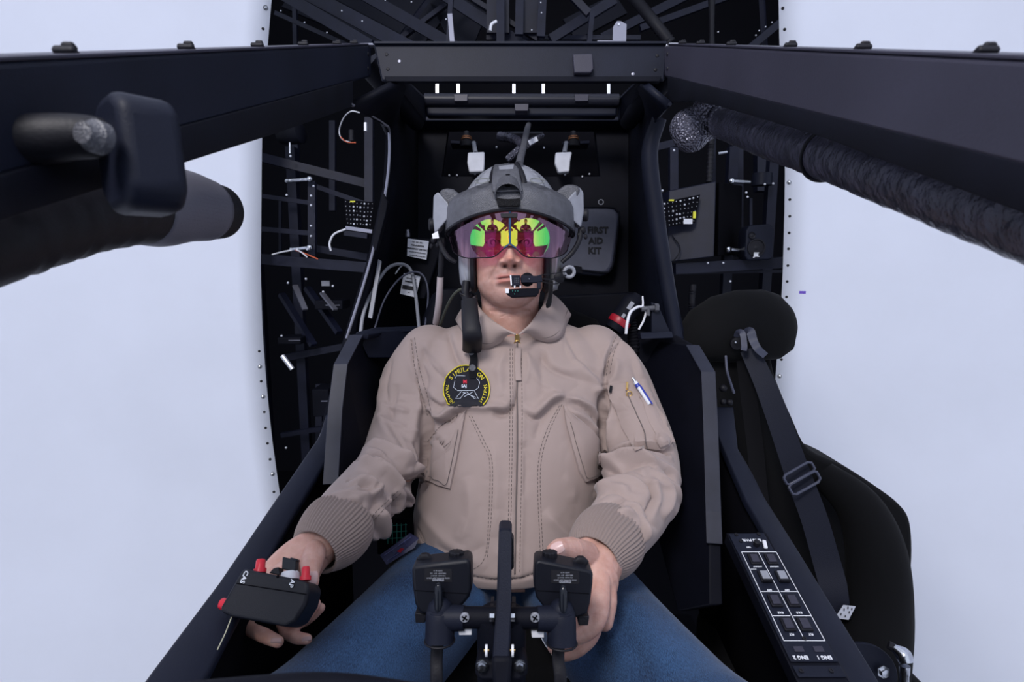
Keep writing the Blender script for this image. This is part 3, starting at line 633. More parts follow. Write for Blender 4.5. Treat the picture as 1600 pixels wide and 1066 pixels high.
jeans = link('jeans', J.me, 'denim', person, smooth=180)
st = MB()
for pts in ([(828, 1018), (842, 1032), (862, 1050), (880, 1064)], [(820, 1012), (835, 1027), (855, 1046), (872, 1062)]):
    st.tube(J.line(pts, 6, .0008), .0009, 6)
st.build('inseam_stitching', 'thread_white', jeans)
for sx in (-1, 1):
    sh = MB(); c = Wc(sx * .25, .24, -1.06); sh.ell([(c + Vector((0, .09 - .27 * t, 0)), Vector((wx, 0, 0)), Vector((0, 0, hz))) for t, wx, hz in ((0, .03, .03), (.1, .042, .045), (.35, .042, .05), (.6, .048, .036), (.85, .045, .03), (1, .025, .02))], 20)
    sh.build('shoe', 'rubber', person)

# ---------------------------------------------------------------- jacket
jk = MB()
T = [sec(748, 858, 500, 1.21, .06), sec(715, 890, 508, 1.21, .08), sec(668, 935, 525, 1.205, .10), sec(640, 965, 560, 1.20, .122), sec(650, 957, 610, 1.19, .138), sec(662, 945, 680, 1.17, .148),
     sec(656, 938, 745, 1.15, .152), sec(647, 932, 800, 1.135, .158), sec(650, 926, 835, 1.125, .160), sec(668, 908, 858, 1.12, .146)]
jk.ell(T, 56, 2.15)
SL = [(672, 556, 1.20, .066), (650, 590, 1.19, .066), (637, 640, 1.165, .062), (622, 695, 1.125, .063), (606, 735, 1.07, .060), (580, 768, .99, .058), (548, 800, .92, .053), (530, 822, .885, .050)]
SR = [(928, 556, 1.20, .066), (962, 592, 1.18, .064), (983, 640, 1.15, .063), (1000, 695, 1.105, .066), (1006, 745, 1.05, .066), (992, 790, .98, .062), (966, 826, .91, .055), (952, 843, .885, .051)]
for A in (SL, SR):
    jk.tube([P(*q[:3]) for q in A], [q[3] for q in A], 32, 5); jk.sph(P(*A[0][:3]), A[0][3])
JK = Surf(fuse(jk, .0032, 18))
FK = [1.75, .85]
def F_(pts, h, w, **k): JK.fold(pts, h * FK[0], w * FK[1], sharp=.62 if h < 0 else .85, **k)
def CR(pts, h, w, off, k=.85):
    """an overlapping fold: sharp crease with a ridge beside it (off px to the side)"""
    sh = []
    for i, (x_, y_) in enumerate(pts):
        a_ = pts[max(i - 1, 0)]; b_ = pts[min(i + 1, len(pts) - 1)]; L_ = math.hypot(b_[0] - a_[0], b_[1] - a_[1]) or 1
        sh.append((x_ + (b_[1] - a_[1]) / L_ * off, y_ - (b_[0] - a_[0]) / L_ * off))
    JK.fold(pts, -h, w * .62, sharp=.6); JK.fold(sh, h * k, w * 1.15, sharp=.9)
CR([(564, 713), (592, 722), (619, 748), (636, 752), (652, 740)], .018, .007, 9); CR([(541, 752), (566, 748), (583, 757), (580, 769), (545, 771)], .011, .006, -6)
CR([(598, 645), (618, 680), (634, 715), (640, 745)], .009, .008, -10); CR([(612, 560), (602, 610), (612, 660)], .006, .010, -10)
CR([(620, 762), (632, 775), (627, 800), (606, 822)], .012, .007, -7); CR([(555, 716), (580, 728), (600, 740)], .008, .006, -5)
CR([(560, 800), (585, 812), (586, 840)], .008, .007, 7); CR([(500, 792), (530, 778), (560, 778)], .006, .006, 6)
CR([(655, 560), (668, 600), (664, 650)], .006, .008, -8); CR([(645, 690), (655, 720), (650, 760)], .010, .007, -8)
CR([(1052, 706), (1012, 706), (972, 714), (938, 735)], .016, .007, 9); CR([(936, 748), (950, 738), (975, 742)], .012, .006, 6)
CR([(960, 742), (1000, 728), (1040, 738), (1058, 760)], .009, .007, 8); CR([(1008, 748), (1020, 775), (1010, 812)], .009, .007, 8)
CR([(1040, 745), (1052, 775), (1040, 815)], .008, .008, 8); CR([(930, 782), (955, 768), (985, 772)], .008, .007, 7)
CR([(985, 790), (1000, 815), (1000, 850)], .008, .007, 7); CR([(945, 600), (952, 640), (948, 690)], .009, .007, 8); CR([(968, 535), (952, 560), (944, 592)], .008, .007, -8)
CR([(1012, 590), (1030, 630), (1044, 668)], .004, .009, -8)
CR([(674, 655), (694, 660), (712, 648), (730, 640)], .009, .006, 6); CR([(760, 640), (785, 646), (803, 634), (806, 600)], .008, .007, 8); CR([(672, 622), (690, 635), (704, 628)], .006, .006, 6)
CR([(812, 640), (838, 655), (862, 632), (885, 622)], .008, .008, 8); CR([(820, 560), (838, 600), (880, 618)], .004, .010, 8); CR([(880, 512), (905, 560), (938, 590)], .006, .011, -9)
CR([(890, 628), (915, 640), (935, 662)], .008, .006, 7); CR([(845, 545), (860, 575), (900, 590)], .004, .009, 8); CR([(672, 672), (690, 690), (700, 700)], .005, .006, 5)
CR([(700, 515), (706, 545), (722, 575)], .005, .009, 8); CR([(655, 535), (672, 570), (700, 600)], .005, .010, 8)
# armholes
F_([(668, 640), (670, 680), (666, 735), (658, 770)], -.014, .010); F_([(940, 600), (942, 660), (938, 720), (935, 760)], -.014, .010)
F_([(642, 532), (648, 575), (660, 620), (668, 650)], -.004, .004, taper=False); F_([(966, 520), (952, 550), (945, 600)], -.004, .004)
# chest: pull folds above the pockets
F_([(672, 646), (690, 652), (706, 640), (728, 636), (765, 638), (795, 636)], .007, .008); F_([(676, 662), (700, 662), (722, 650)], -.006, .007)
F_([(770, 646), (790, 648), (800, 630)], -.005, .007); F_([(640, 560), (660, 600), (690, 625)], .004, .012)
F_([(700, 520), (712, 560), (725, 575)], -.004, .012); F_([(660, 545), (690, 580), (700, 620)], -.004, .014)
F_([(822, 555), (840, 600), (880, 625)], .004, .014); F_([(835, 545), (870, 580), (930, 600)], -.004, .016); F_([(830, 650), (860, 625), (885, 622), (930, 640)], .006, .010)
F_([(900, 560), (925, 590), (940, 620)], .005, .014); F_([(880, 520), (890, 560), (935, 590)], -.004, .014); F_([(850, 545), (846, 580), (850, 640)], -.003, .010)
F_([(822, 545), (826, 570), (822, 600)], .003, .006); F_([(790, 545), (780, 580), (785, 620)], .003, .010)
F_([(884, 640), (915, 655), (938, 680)], .005, .008); F_([(815, 690), (822, 720), (818, 780)], -.003, .012); F_([(770, 690), (776, 760), (770, 840)], .003, .014)
F_([(835, 690), (850, 650), (875, 630)], -.004, .009); F_([(655, 800), (700, 850), (760, 890)], .003, .014); F_([(760, 850), (720, 870), (680, 850)], -.003, .012)
F_([(850, 800), (880, 830), (900, 850)], .004, .012); F_([(730, 745), (735, 800), (720, 850)], .003, .014)
F_([(652, 828), (672, 868), (715, 895), (775, 908), (830, 900), (880, 870)], -.003, .004, taper=False)
# viewer's left sleeve
F_([(566, 716), (590, 716), (615, 732), (640, 752), (656, 760)], -.020, .008); F_([(572, 700), (600, 702), (630, 724), (655, 742)], .012, .011)
F_([(560, 728), (585, 730), (612, 748), (628, 770)], .012, .010); F_([(548, 748), (575, 752), (588, 766), (575, 775), (548, 770)], .009, .008); F_([(560, 762), (578, 762)], -.006, .006)
F_([(600, 650), (625, 690), (640, 730)], .006, .012); F_([(620, 600), (612, 650), (625, 690)], -.005, .013); F_([(655, 600), (650, 650), (640, 700)], .005, .012)
F_([(625, 765), (640, 785), (622, 810)], .009, .009); F_([(612, 775), (618, 795), (600, 825)], -.010, .008); F_([(590, 790), (598, 815), (582, 850)], .009, .010)
F_([(545, 790), (572, 800), (590, 790)], -.006, .008); F_([(520, 782), (545, 776), (565, 788)], .006, .009); F_([(560, 830), (575, 850), (565, 870)], -.006, .008)
F_([(575, 740), (600, 765), (606, 785)], -.005, .007)
# viewer's right sleeve
F_([(938, 735), (965, 712), (1005, 700), (1045, 712)], -.014, .009); F_([(945, 722), (975, 700), (1010, 692), (1052, 700)], .010, .010)
F_([(940, 748), (968, 728), (1005, 722), (1040, 740)], .009, .010); F_([(930, 775), (965, 752), (1000, 758), (1030, 790)], .007, .011); F_([(945, 790), (985, 775), (1015, 800)], -.007, .010)
F_([(1020, 735), (1045, 770), (1035, 810)], .008, .012); F_([(1000, 745), (1022, 780), (1012, 830)], -.006, .010); F_([(960, 800), (995, 805), (1010, 845)], .006, .010)
F_([(925, 795), (950, 785), (975, 795)], -.005, .007); F_([(985, 560), (1000, 600), (1010, 620)], -.004, .012); F_([(965, 560), (960, 590), (945, 600)], .005, .010)
F_([(960, 530), (985, 550), (1005, 590)], .004, .013); F_([(945, 620), (958, 665), (950, 705)], .006, .010); F_([(1030, 640), (1040, 680), (1050, 695)], .005, .010)
for k in range(46):   # small creases, crosswise on the sleeves
    A = SL if k % 2 else SR; i = random.randint(1, 6); a_ = A[i]; b_ = A[i + 1] if i < 7 else A[i]
    t = random.random(); cx = lerp(a_[0], b_[0], t); cy = lerp(a_[1], b_[1], t); dx, dy = b_[0] - a_[0], b_[1] - a_[1]; L_ = math.hypot(dx, dy) or 1
    nx, ny = -dy / L_, dx / L_; o_ = random.uniform(-25, 25); l_ = random.uniform(12, 30); sk = random.uniform(-12, 12)
    F_([(cx + nx * (o_ - l_) - sk * .6, cy + ny * (o_ - l_)), (cx + nx * o_, cy + ny * o_ + sk * .4), (cx + nx * (o_ + l_) + sk * .6, cy + ny * (o_ + l_) + sk)], random.choice((-1, 1)) * random.uniform(.0015, .0038), random.uniform(.005, .010))
JK.apply(); FK[:] = [1.25, 1]
# finer second pass: seams and the front fly
F_([(803, 540), (802, 650), (800, 800), (797, 900)], .0022, .004, taper=False); F_([(816, 540), (817, 650), (815, 800), (813, 900)], .0022, .0045, taper=False)
for k in range(60):
    cx, cy = random.uniform(655, 945), random.uniform(560, 880); a_ = random.uniform(0, pi); l_ = random.uniform(12, 40); bd = random.uniform(-10, 10)
    F_([(cx - cos(a_) * l_, cy - sin(a_) * l_), (cx + sin(a_) * bd, cy - cos(a_) * bd), (cx + cos(a_) * l_, cy + sin(a_) * l_)], random.choice((-1, 1)) * random.uniform(.0006, .0016), random.uniform(.006, .014))
JK.apply()
jacket = link('jacket', JK.me, 'jacket_cloth', person, smooth=180)
def on(pts, n=5, off=.001): return JK.line(pts, n, off)
def stitches(mb, pts, dash=4.0, gap=2.6, r=.00055):
    q = crom(pts, 24); Ls = [0]
    for a_, b_ in zip(q, q[1:]): Ls.append(Ls[-1] + math.hypot(b_[0] - a_[0], b_[1] - a_[1]))
    def at(s):
        i = int(np.searchsorted(Ls, s)) - 1; i = max(0, min(i, len(q) - 2)); t = (s - Ls[i]) / max(Ls[i + 1] - Ls[i], 1e-6); return (lerp(q[i][0], q[i + 1][0], t), lerp(q[i][1], q[i + 1][1], t))
    s = 0
    while s + dash < Ls[-1]:
        a_, b_ = at(s), at(s + dash); mb.tube([JK.on(*a_, .0006), JK.on(*b_, .0006)], r, 5); s += dash + gap
# ribbed cuffs
def cuff(A, n):
    mb = MB(); pts = [P(*q[:3]) for q in A]
    mb.tube(pts, [q[3] for q in A], n * 6, 5, prof=lambda a_, t: 1 + .024 * cos(n * a_) , cap=False)
    q = [P(*q[:3]) for q in A]; inn = [(q_, a_[3] * .86) for q_, a_ in zip(q, A)][:1]
    me = mb.raw('cuff'); fixn(me)
    o = link('cuff', me, 'rib_knit', jacket, smooth=180); sd = o.modifiers.new('thick', 'SOLIDIFY'); sd.thickness = .004; sd.offset = -1; return o
cuff([(538, 812, .905, .049), (530, 823, .888, .0545), (518, 836, .865, .0530), (504, 850, .842, .046), (495, 860, .828, .0385), (492, 863, .824, .0362)], 54)
cuff([(961, 833, .905, .050), (953, 842, .888, .0555), (943, 853, .868, .0540), (934, 864, .848, .0475), (929, 872, .836, .0410), (927, 875, .832, .0385)], 54)
# collar
def collar(inner, outer, bow):
    N = 26
    I = [Vector(q) for q in crom([tuple(V3(p)) for p in inner], 8)]; O = [Vector(q) for q in crom([tuple(JK.on(a_, b_, .0045)) if len(p) == 2 else tuple(P(*p)) for p in outer for a_, b_ in [p[:2]]], 8)]
    rows_ = []
    for k in range(9):
        t = k / 8; rows_.append([i.lerp(o_, t) + Vector((0, -.35, .9)).normalized() * bow * sin(pi * t) ** .8 for i, o_ in zip(I, O)])
    mb = MB(); mb.loft(rows_, cap=False, close=False); me = mb.raw(); fixn(me)
    o_ = link('collar', me, 'jacket_cloth', jacket, smooth=180); sd = o_.modifiers.new('thick', 'SOLIDIFY'); sd.thickness = .0035; sd.offset = 0; return o_, rows_
c1, r1 = collar([(745, 462, 1.21), (749, 480, 1.145), (766, 498, 1.095), (787, 512, 1.067), (806, 523, 1.052)], [(712, 500, 1.205), (722, 518), (736, 540), (758, 546), (783, 537), (806, 527)], .009)
c2, r2 = collar([(852, 455, 1.21), (849, 475, 1.145), (838, 492, 1.095), (826, 508, 1.067), (811, 523, 1.052)], [(892, 492, 1.205), (885, 508), (876, 528), (858, 536), (836, 532), (812, 526)], .009)
mb = MB()
for r_ in (r1, r2): mb.tube([p + Vector((0, -.0022, .0006)) for p in r_[7]], .0007, 5)
mb.build('collar_stitching', 'stitch', jacket, smooth=0)
# zip
mb = MB(); mb.tube(on([(808, 527), (808, 600), (808, 700), (806, 800), (804, 904)], 12, .0006), .0016, 6); mb.build('zip_teeth', 'stitch', jacket, smooth=0)
mb = MB(); mb.m = 0
p0 = JK.on(808, 531, .006); mb.box(p0, (.009, .004, .013)); mb.torus(p0 + Vector((0, -.003, -.012)), (0, 1, .2), .006, .0013); mb.m = 1
mb.tube([JK.on(809, 546, .006), JK.on(810, 570, .006), JK.on(811, 596, .005)], .0062, 10, 4, flat=.35, up=(0, -1, 0)); mb.build('zip_pull', ['brass', 'jacket_cloth'], jacket, bevel=.0008)
# stitching
mb = MB()
for pts in [[(797, 545), (797, 650), (795, 780), (792, 900)], [(801, 545), (801, 650), (799, 780), (796, 902)], [(815, 560), (816, 650), (814, 780), (812, 900)],
            [(733, 650), (752, 690), (765, 722), (764, 800), (757, 872), (730, 895)], [(737, 650), (757, 690), (769, 722), (768, 800), (761, 876)],
            [(878, 632), (860, 670), (847, 712), (844, 760), (848, 862)], [(874, 634), (856, 668), (843, 710), (840, 760), (844, 865)],
            [(642, 530), (648, 575), (660, 620), (668, 650)], [(648, 528), (655, 575), (668, 620), (674, 645)], [(966, 520), (954, 548), (947, 590)], [(972, 524), (960, 550), (952, 590)],
            [(654, 832), (674, 866), (715, 892), (775, 904), (828, 897), (880, 868)], [(622, 767), (598, 790), (575, 812), (548, 828)], [(626, 771), (602, 794), (580, 816), (553, 832)],
            [(676, 700), (700, 670), (725, 648)], [(668, 690), (690, 665), (720, 645)], [(960, 610), (975, 660), (1002, 700)], [(1003, 612), (1010, 645), (1035, 700)]]:
    mb = MB(); stitches(mb, pts); mb.build('seam_stitching', 'stitch', jacket, smooth=0)
# pocket flaps
def cloth_patch(name, poly, off=.004, bulge=.004, m_='jacket_cloth', parent=jacket, res=5, rings=8, sink=.004):
    mb = JK.patch(poly, off, rings, sink, res, bulge=bulge); return mb.build(name, m_, parent, smooth=60)
cloth_patch('pocket', [(672, 690), (700, 664), (729, 640), (724, 670), (715, 718), (705, 764), (685, 758), (666, 750), (668, 715)], .006, .005)
cloth_patch('pocket', [(880, 634), (900, 650), (925, 672), (938, 695), (939, 744), (913, 753), (904, 738), (892, 695), (884, 665)], .006, .005)
cloth_patch('sleeve_pocket', [(950, 603), (975, 600), (1004, 599), (1022, 630), (1040, 665), (1052, 690), (1035, 702), (1008, 700), (992, 704), (972, 668), (958, 635)])
cloth_patch('pen_slot', [(998, 622), (1014, 624), (1034, 660), (1046, 690), (1030, 696), (1012, 662)], .008, .003)
mb = MB()
for pts in [[(672, 746), (690, 752), (702, 757), (712, 715), (720, 672)], [(935, 740), (914, 747), (908, 735), (897, 695), (888, 660)]]:
    q = crom(pts, 5); mb = MB(); mb.tube([JK.on(a_, b_, .0095) for a_, b_ in q], .0006, 5); mb.build('pocket_stitching', 'stitch', jacket, smooth=0)
mb = MB(); mb.tube([JK.on(a_, b_, .0078) for a_, b_ in crom([(978, 612), (990, 640), (1004, 672), (1012, 700)], 5)], .0011, 6)
mb.build('sleeve_zip', 'stitch', jacket, smooth=0)
mb = MB(); mb.box(JK.on(979, 606, .009), (.004, .004, .016)); c = JK.on(984, 622, .010); mb.torus(c, (0, 1, 0), .005, .0014); mb.build('sleeve_zip_pull', 'brass', jacket)
mb = MB(); mb.box(JK.on(954, 606, .007), (.0050, .0012, .014), Matrix.Rotation(.1, 3, 'Y')); mb.build('brand_tab', 'black_ink', jacket)
# pen carried in the sleeve
pen = thing('pen', JK.on(1012, 632, .012), 'blue and white click pen tucked in the tan sleeve pocket', 'pen')
a_, c_ = JK.on(988, 602, .015), JK.on(1012, 636, .010); b_ = a_.lerp(c_, .5)
mb = MB(); mb.tube([a_, b_, c_], .0040, 14); mb.build('barrel', 'white_plastic', pen)
mb = MB(); mb.cyl(a_.lerp(a_ - (b_ - a_), .35), a_, .0025, 12, .0032); mb.build('clicker', 'steel', pen)
e_ = Vector((.001, -.0045, .001)); mb = MB(); e_ = e_ + Vector((.003, 0, 0)); mb.tube([a_.lerp(c_, .15) + e_, b_ + e_, c_ + e_], [.0016, .0018, .0014], 8); mb.tube([a_.lerp(c_, .1), a_.lerp(c_, .24)], .0046, 14); mb.build('clip', 'pen_blue', pen)
# round patch on the chest
def circ(cx, cy, r, ymax=1e9, n=56): return [(cx + r * cos(2 * pi * i / n), min(cy + r * 1.03 * sin(2 * pi * i / n), ymax)) for i in range(n)]
cx, cy = 729.5, 609
pt = cloth_patch('chest_patch', circ(cx, cy, 37, 635), .0028, .0, 'patch_black', res=99, rings=8, sink=.002)
mb = MB()
for rr_ in (36,):
    arc = [(cx + rr_ * cos(t), cy + rr_ * 1.03 * sin(t)) for t in np.linspace(radians(136), radians(404), 70)]
    mb.tube([JK.on(a_, b_, .0034) for a_, b_ in arc], .0011, 8)
def tpx(mb, S_, txt, cx_, cy_, ang, size, bold=.03, off=.0032, sx=1.0):
    vs, fs = textmesh(txt, size, 'CENTER', bold * size, 0); c_, s_ = cos(ang), sin(ang)
    mb.add([S_.on(cx_ + p.x * sx * c_ + p.y * s_, cy_ + p.x * sx * s_ - p.y * c_, off + (.0004)) for p in vs], fs)
for i, ch in enumerate('SIMULATION'):
    t = radians(-90 + (i - 4.5) * 11.8); tpx(mb, JK, ch, cx + 29.5 * cos(t), cy + 30 * sin(t), t + pi / 2, 8.6, 0)
for i, ch in enumerate('TRAINING & TEST SYSTEMS'):
    t = radians(190 - i * 9.1); X_, Y_ = cx + 30 * cos(t), cy + 30.5 * sin(t)
    if Y_ < 631 and ch != ' ': tpx(mb, JK, ch, X_, Y_, t - pi / 2, 7.6, 0)
mb.build('patch_lettering', 'patch_yellow', jacket, smooth=0)
mb = MB()
for pts in [[(712, 592), (714, 588), (722, 588), (744, 590), (750, 598), (748, 607), (742, 611), (716, 611), (710, 606), (712, 596)], [(722, 612), (716, 620), (713, 624), (720, 624), (728, 614)], [(742, 612), (748, 624), (742, 624), (730, 613)],
            [(724, 614), (740, 620), (744, 622)], [(740, 613), (726, 621)]]:
    mb.tube([JK.on(a_, b_, .0034) for a_, b_ in pts], .0005, 5)
mb.build('patch_emblem', 'thread_white', jacket, smooth=0)
mb = MB(); tpx(mb, JK, 'SAJ', 726, 604, 0, 6); mb.build('patch_initials', 'thread_white', jacket, smooth=0)
mb = MB(); tpx(mb, JK, 'M', 727.5, 597.5, 0, 7, .06); mb.build('patch_crest', 'thread_red', jacket, smooth=0)
# ================================================================== COCKPIT AIRFRAME
ck = thing('cockpit_frame', Wc(0, 1.0, -1.15), 'black metal helicopter cockpit frame with riveted canopy beams around the seated person', 'cockpit frame')
def sheet(name, rows_, m_, th, parent=ck, off=0, smooth=40, bevel=0, n=1):
    R = []
    for r_ in rows_:
        q = [tuple(V3(p)) for p in r_]; R.append([Vector(a_) for a_ in (crom(q, n) if n > 1 else q)])
    mb = MB(); mb.loft(R, cap=False, close=False); me = mb.raw(); fixn(me); o = link(name, me, m_, parent, smooth=smooth)
    sd = o.modifiers.new('thick', 'SOLIDIFY'); sd.thickness = th; sd.offset = off
    if bevel:
        b_ = o.modifiers.new('bevel', 'BEVEL'); b_.width = bevel; b_.segments = 2
    return o
# canopy beams run forward past the camera at constant width
def canopy_beam(s_, xi, m_):
    def q(d, up): return CAMP + UP * up + FW * d + RT * (xi * s_)
    dn, df = -.75, 1.10; top = lambda d: .568 - .532 * (1.09 - d); h = .063; wd = .045 * s_
    mb = MB(); mb.prism([q(dn, top(dn)), q(df, top(df)), q(df, top(df) - h), q(dn, top(dn) - h)], (wd, 0, 0)); b_ = mb.build('canopy_beam', m_, ck, bevel=.004)
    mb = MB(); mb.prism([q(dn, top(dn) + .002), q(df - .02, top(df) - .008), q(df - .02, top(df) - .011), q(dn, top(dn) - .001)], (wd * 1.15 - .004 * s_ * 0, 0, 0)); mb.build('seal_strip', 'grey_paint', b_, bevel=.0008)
    for d in ((.37, .50, .63, .80, .93, 1.03) if s_ > 0 else (.365, .50, .64, .78, .93, 1.03)):
        mb = MB(); c = q(d, top(d) + .004) + Vector((s_ * .014, 0, 0)); mb.box(c - UP * .001, (.014, .008, .005), Matrix.Rotation(-.5, 3, 'X')); mb.box(c + UP * .0025 + RT * .002, (.008, .006, .004), Matrix.Rotation(-.5, 3, 'X')); mb.build('clip', 'rubber', b_, bevel=.0015)
    for d in (1.075,):
        for k in (.018, .045):
            mb = MB(); mb.lathe(q(d, top(d) - k), (-s_, 0, 0), [(0, .004), (.0015, .0035), (.002, .001)], 12); mb.build('rivet', 'rubber', b_)
    return b_
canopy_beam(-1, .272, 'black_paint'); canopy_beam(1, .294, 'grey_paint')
mb = MB(); mb.prism([(1041, 69.5, 1.084), (1046, 67, 1.084), (1060, 67, 1.07), (1060, 70, 1.07), (1048, 70.5, 1.08), (1042, 74, 1.084)], FW * .01); mb.build('corner_highlight', 'bright_alu', ck)  # bright strip standing in for light from above on the right beam corner
mb = MB(); mb.prism([(562, 67.5, 1.07), (582, 67, 1.084), (584, 70, 1.084), (562, 70, 1.07)], FW * .01); mb.build('corner_highlight', 'edge_steel', ck)  # pale strip standing in for the lit top edge of the left beam
# lower inner panels under the beams (the tops of the side openings)
for s_, xi, lo in ((-1, .275, [(-60, 362), (0, 340), (279, 254), (410, 213), (500, 183), (546, 166)]), (1, .30, [(1750, 385), (1600, 328), (1290, 213), (1130, 166), (1090, 158), (1048, 160)])):
    A = []; B = []
    for px, py in lo:
        d = xi * F / abs(px - 800); up = .568 - .532 * (1.09 - d) - .060
        A.append(CAMP + RT * (xi * s_) + FW * d + UP * up); B.append(P(px, py, d))
    sheet('window_header', [A, B], 'matt_black', .012, off=0, bevel=.001)
# front cross member
mb = MB(); mb.prism([(583, 66, 1.095), (1043, 66, 1.095), (1038, 126, 1.095), (596, 126, 1.095)], FW * .008); fm = mb.build('cross_member', 'black_paint', ck, bevel=.003)
mb = MB(); mb.prism([(584, 64, 1.088), (1042, 64, 1.088), (1042, 68, 1.088), (584, 68, 1.088)], FW * .05); mb.build('top_flange', 'black_paint', fm, bevel=.001)
mb = MB(); mb.prism([(600, 119, 1.090), (1034, 119, 1.090), (1030, 127, 1.086), (604, 127, 1.086)], FW * .012); mb.build('bottom_flange', 'matt_black', fm, bevel=.001)
for px, py in ((604, 85), (606, 108), (1027, 87), (1024, 109), (624, 96), (989, 116)):
    mb = MB(); mb.lathe(P(px, py, 1.095), -FW, [(0, .0035), (.0012, .003), (.0018, .001)], 14); mb.build('rivet', 'rubber' if px not in (624, 989) else 'edge_steel', fm)
mb = MB(); mb.prism([(894, 90, 1.094), (924, 89, 1.094), (926, 112, 1.094), (922, 119, 1.094), (896, 119, 1.094)], -FW * .014); mb.build('sensor_box', 'grey_paint', fm, bevel=.002)
# rear roof rails and the rounded carbon tube
for s_, a_, b_, c_ in ((-1, (604, 124, 1.10), (662, 150, 1.45), (662, 182, 1.45)), (1, (1032, 124, 1.10), (968, 150, 1.45), (968, 182, 1.45))):
    p = V3(a_); q = V3(b_); r_ = V3(c_); e_ = V3((a_[0] + s_ * 4, 150, 1.12))
    mx_ = (lambda x_: x_) if s_ < 0 else (lambda x_: 1632 - x_)
    mb = MB(); mb.prism([(mx_(597), 122, 1.12), (mx_(634), 122, 1.14), (mx_(664), 151, 1.45), (mx_(664), 185, 1.45), (mx_(652), 184, 1.43)], FW * .02); mb.build('roof_rail', 'black_paint', ck, bevel=.001)
    mb = MB(); mb.tube([(mx_(575), 98, 1.15), (mx_(606), 134, 1.20), (mx_(650), 190, 1.46)], [.026, .026, .022], 18, 5); mb.build('roof_tube', 'matt_black', ck)
ct = MB(); ct.tube([(664, 156, 1.45), (966, 157, 1.45)], .016, 20, 1); ct = ct.build('carbon_tube', 'carbon', ck)
mb = MB(); mb.prism([(664, 160, 1.455), (966, 161, 1.455), (964, 181, 1.455), (666, 180, 1.455)], FW * .03); mb.build('tube_fairing', 'black_paint', ck, bevel=.006, seg=3)
for px in (720, 909, 815):
    mb = MB(); y0 = 147 if px != 815 else 162; mb.prism([(px - 11, y0, 1.43), (px + 11, y0, 1.43), (px + 10, y0 + 11, 1.43), (px - 10, y0 + 11, 1.43)], FW * .03); mb.build('tube_clamp', 'grey_paint', ck, bevel=.001)
for px in (683, 716, 803, 849, 951):
    mb = MB(); mb.prism([(px - 2.4, 129, 1.6), (px + 2.4, 129, 1.6), (px + 2.4, 151, 1.6), (px - 2.4, 151, 1.6)], FW * .004); mb.build('bright_bracket', 'bright_alu', ck)
# side walls: from the window edge back to the rear bulkhead
WL = [(546, 165, .965), (575, 181, 1.09), (598, 195, 1.20), (607, 212, 1.25), (603, 290, 1.26), (580, 400, 1.27), (541, 528, 1.27), (500, 690, 1.20)]
WR = [(1048, 165, 1.05), (1040, 172, 1.10), (1028, 185, 1.20), (1022, 212, 1.25), (1026, 290, 1.26), (1042, 400, 1.27), (1066, 528, 1.27), (1120, 700, 1.20)]
for s_, W_, bx in ((-1, WL, 650), (1, WR, 985)):
    n = len(W_); A = [V3(p) for p in W_]
    B = [P(lerp(W_[i][0], bx, .35 if i > 2 else .7), [128, 132, 140, 190, 290, 400, 528, 690][i], [1.1, 1.15, 1.25, 1.4, 1.42, 1.42, 1.42, 1.35][i]) for i in range(n)]
    C_ = [P(bx, [150, 160, 170, 200, 290, 400, 528, 660][i], [1.46, 1.48, 1.5, 1.66, 1.66, 1.66, 1.66, 1.62][i]) for i in range(n)]
    sheet('side_wall', [A, B, C_], 'black_paint' if s_ > 0 else 'matt_black', .012, smooth=30)
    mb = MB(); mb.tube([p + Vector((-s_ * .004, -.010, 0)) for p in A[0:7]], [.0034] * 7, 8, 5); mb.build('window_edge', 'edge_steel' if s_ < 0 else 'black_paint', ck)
mb = MB(); mb.tube([(1030, 185, 1.22), (1015, 240, 1.24), (1024, 330, 1.26), (1040, 430, 1.27), (1058, 535, 1.27)], [.016, .018, .019, .017, .016], 16, 6, flat=1.0); mb.build('door_post', 'black_paint', ck)
mb = MB(); mb.prism([(598, 300, 1.24), (606, 315, 1.24), (604, 330, 1.24), (588, 392, 1.24), (582, 385, 1.24)], FW * .02); mb.build('latch_plate', 'matt_black', ck, bevel=.002)
mb = MB(); mb.prism([(591, 405, 1.30), (596, 408, 1.30), (581, 498, 1.28), (575, 496, 1.28)], FW * .006); mb.build('metal_strip', 'grey_plastic', ck)
# rear bulkhead with its equipment recess
mb = MB()
for poly in ([(640, 184), (1000, 184), (1000, 200), (640, 200)], [(640, 200), (700, 200), (690, 276), (640, 276)], [(930, 200), (1000, 200), (1000, 276), (938, 276)], [(640, 276), (1000, 276), (1010, 700), (630, 700)]):
    mb.prism([(x_, y_, 1.66) for x_, y_ in poly], FW * .03)
mb.build('rear_bulkhead', 'matt_black', ck, smooth=0)
mb = MB(); mb.prism([(640, 182, 1.60), (1000, 182, 1.60), (1000, 189, 1.60), (640, 189, 1.60)], FW * .06); mb.build('bulkhead_lip', 'black_paint', ck, bevel=.003)
mb = MB(); mb.prism([(660, 186, 1.80), (970, 186, 1.80), (970, 290, 1.80), (660, 290, 1.80)], FW * .02); mb.build('recess_back', 'deep_black', ck, smooth=0)
for px, py in ((702, 274), (714, 274), (742, 272), (883, 273), (910, 276), (921, 272), (776, 230), (850, 231)):
    mb = MB(); mb.sph(P(px, py, 1.655 if py > 250 else 1.78), .0032, 8, 6); mb.build('rivet', 'bright_alu', ck)
mb = MB(); mb.box(P(815, 204, 1.72), (.13, .02, .012)); mb.build('label_strip', 'grey_plastic', ck)
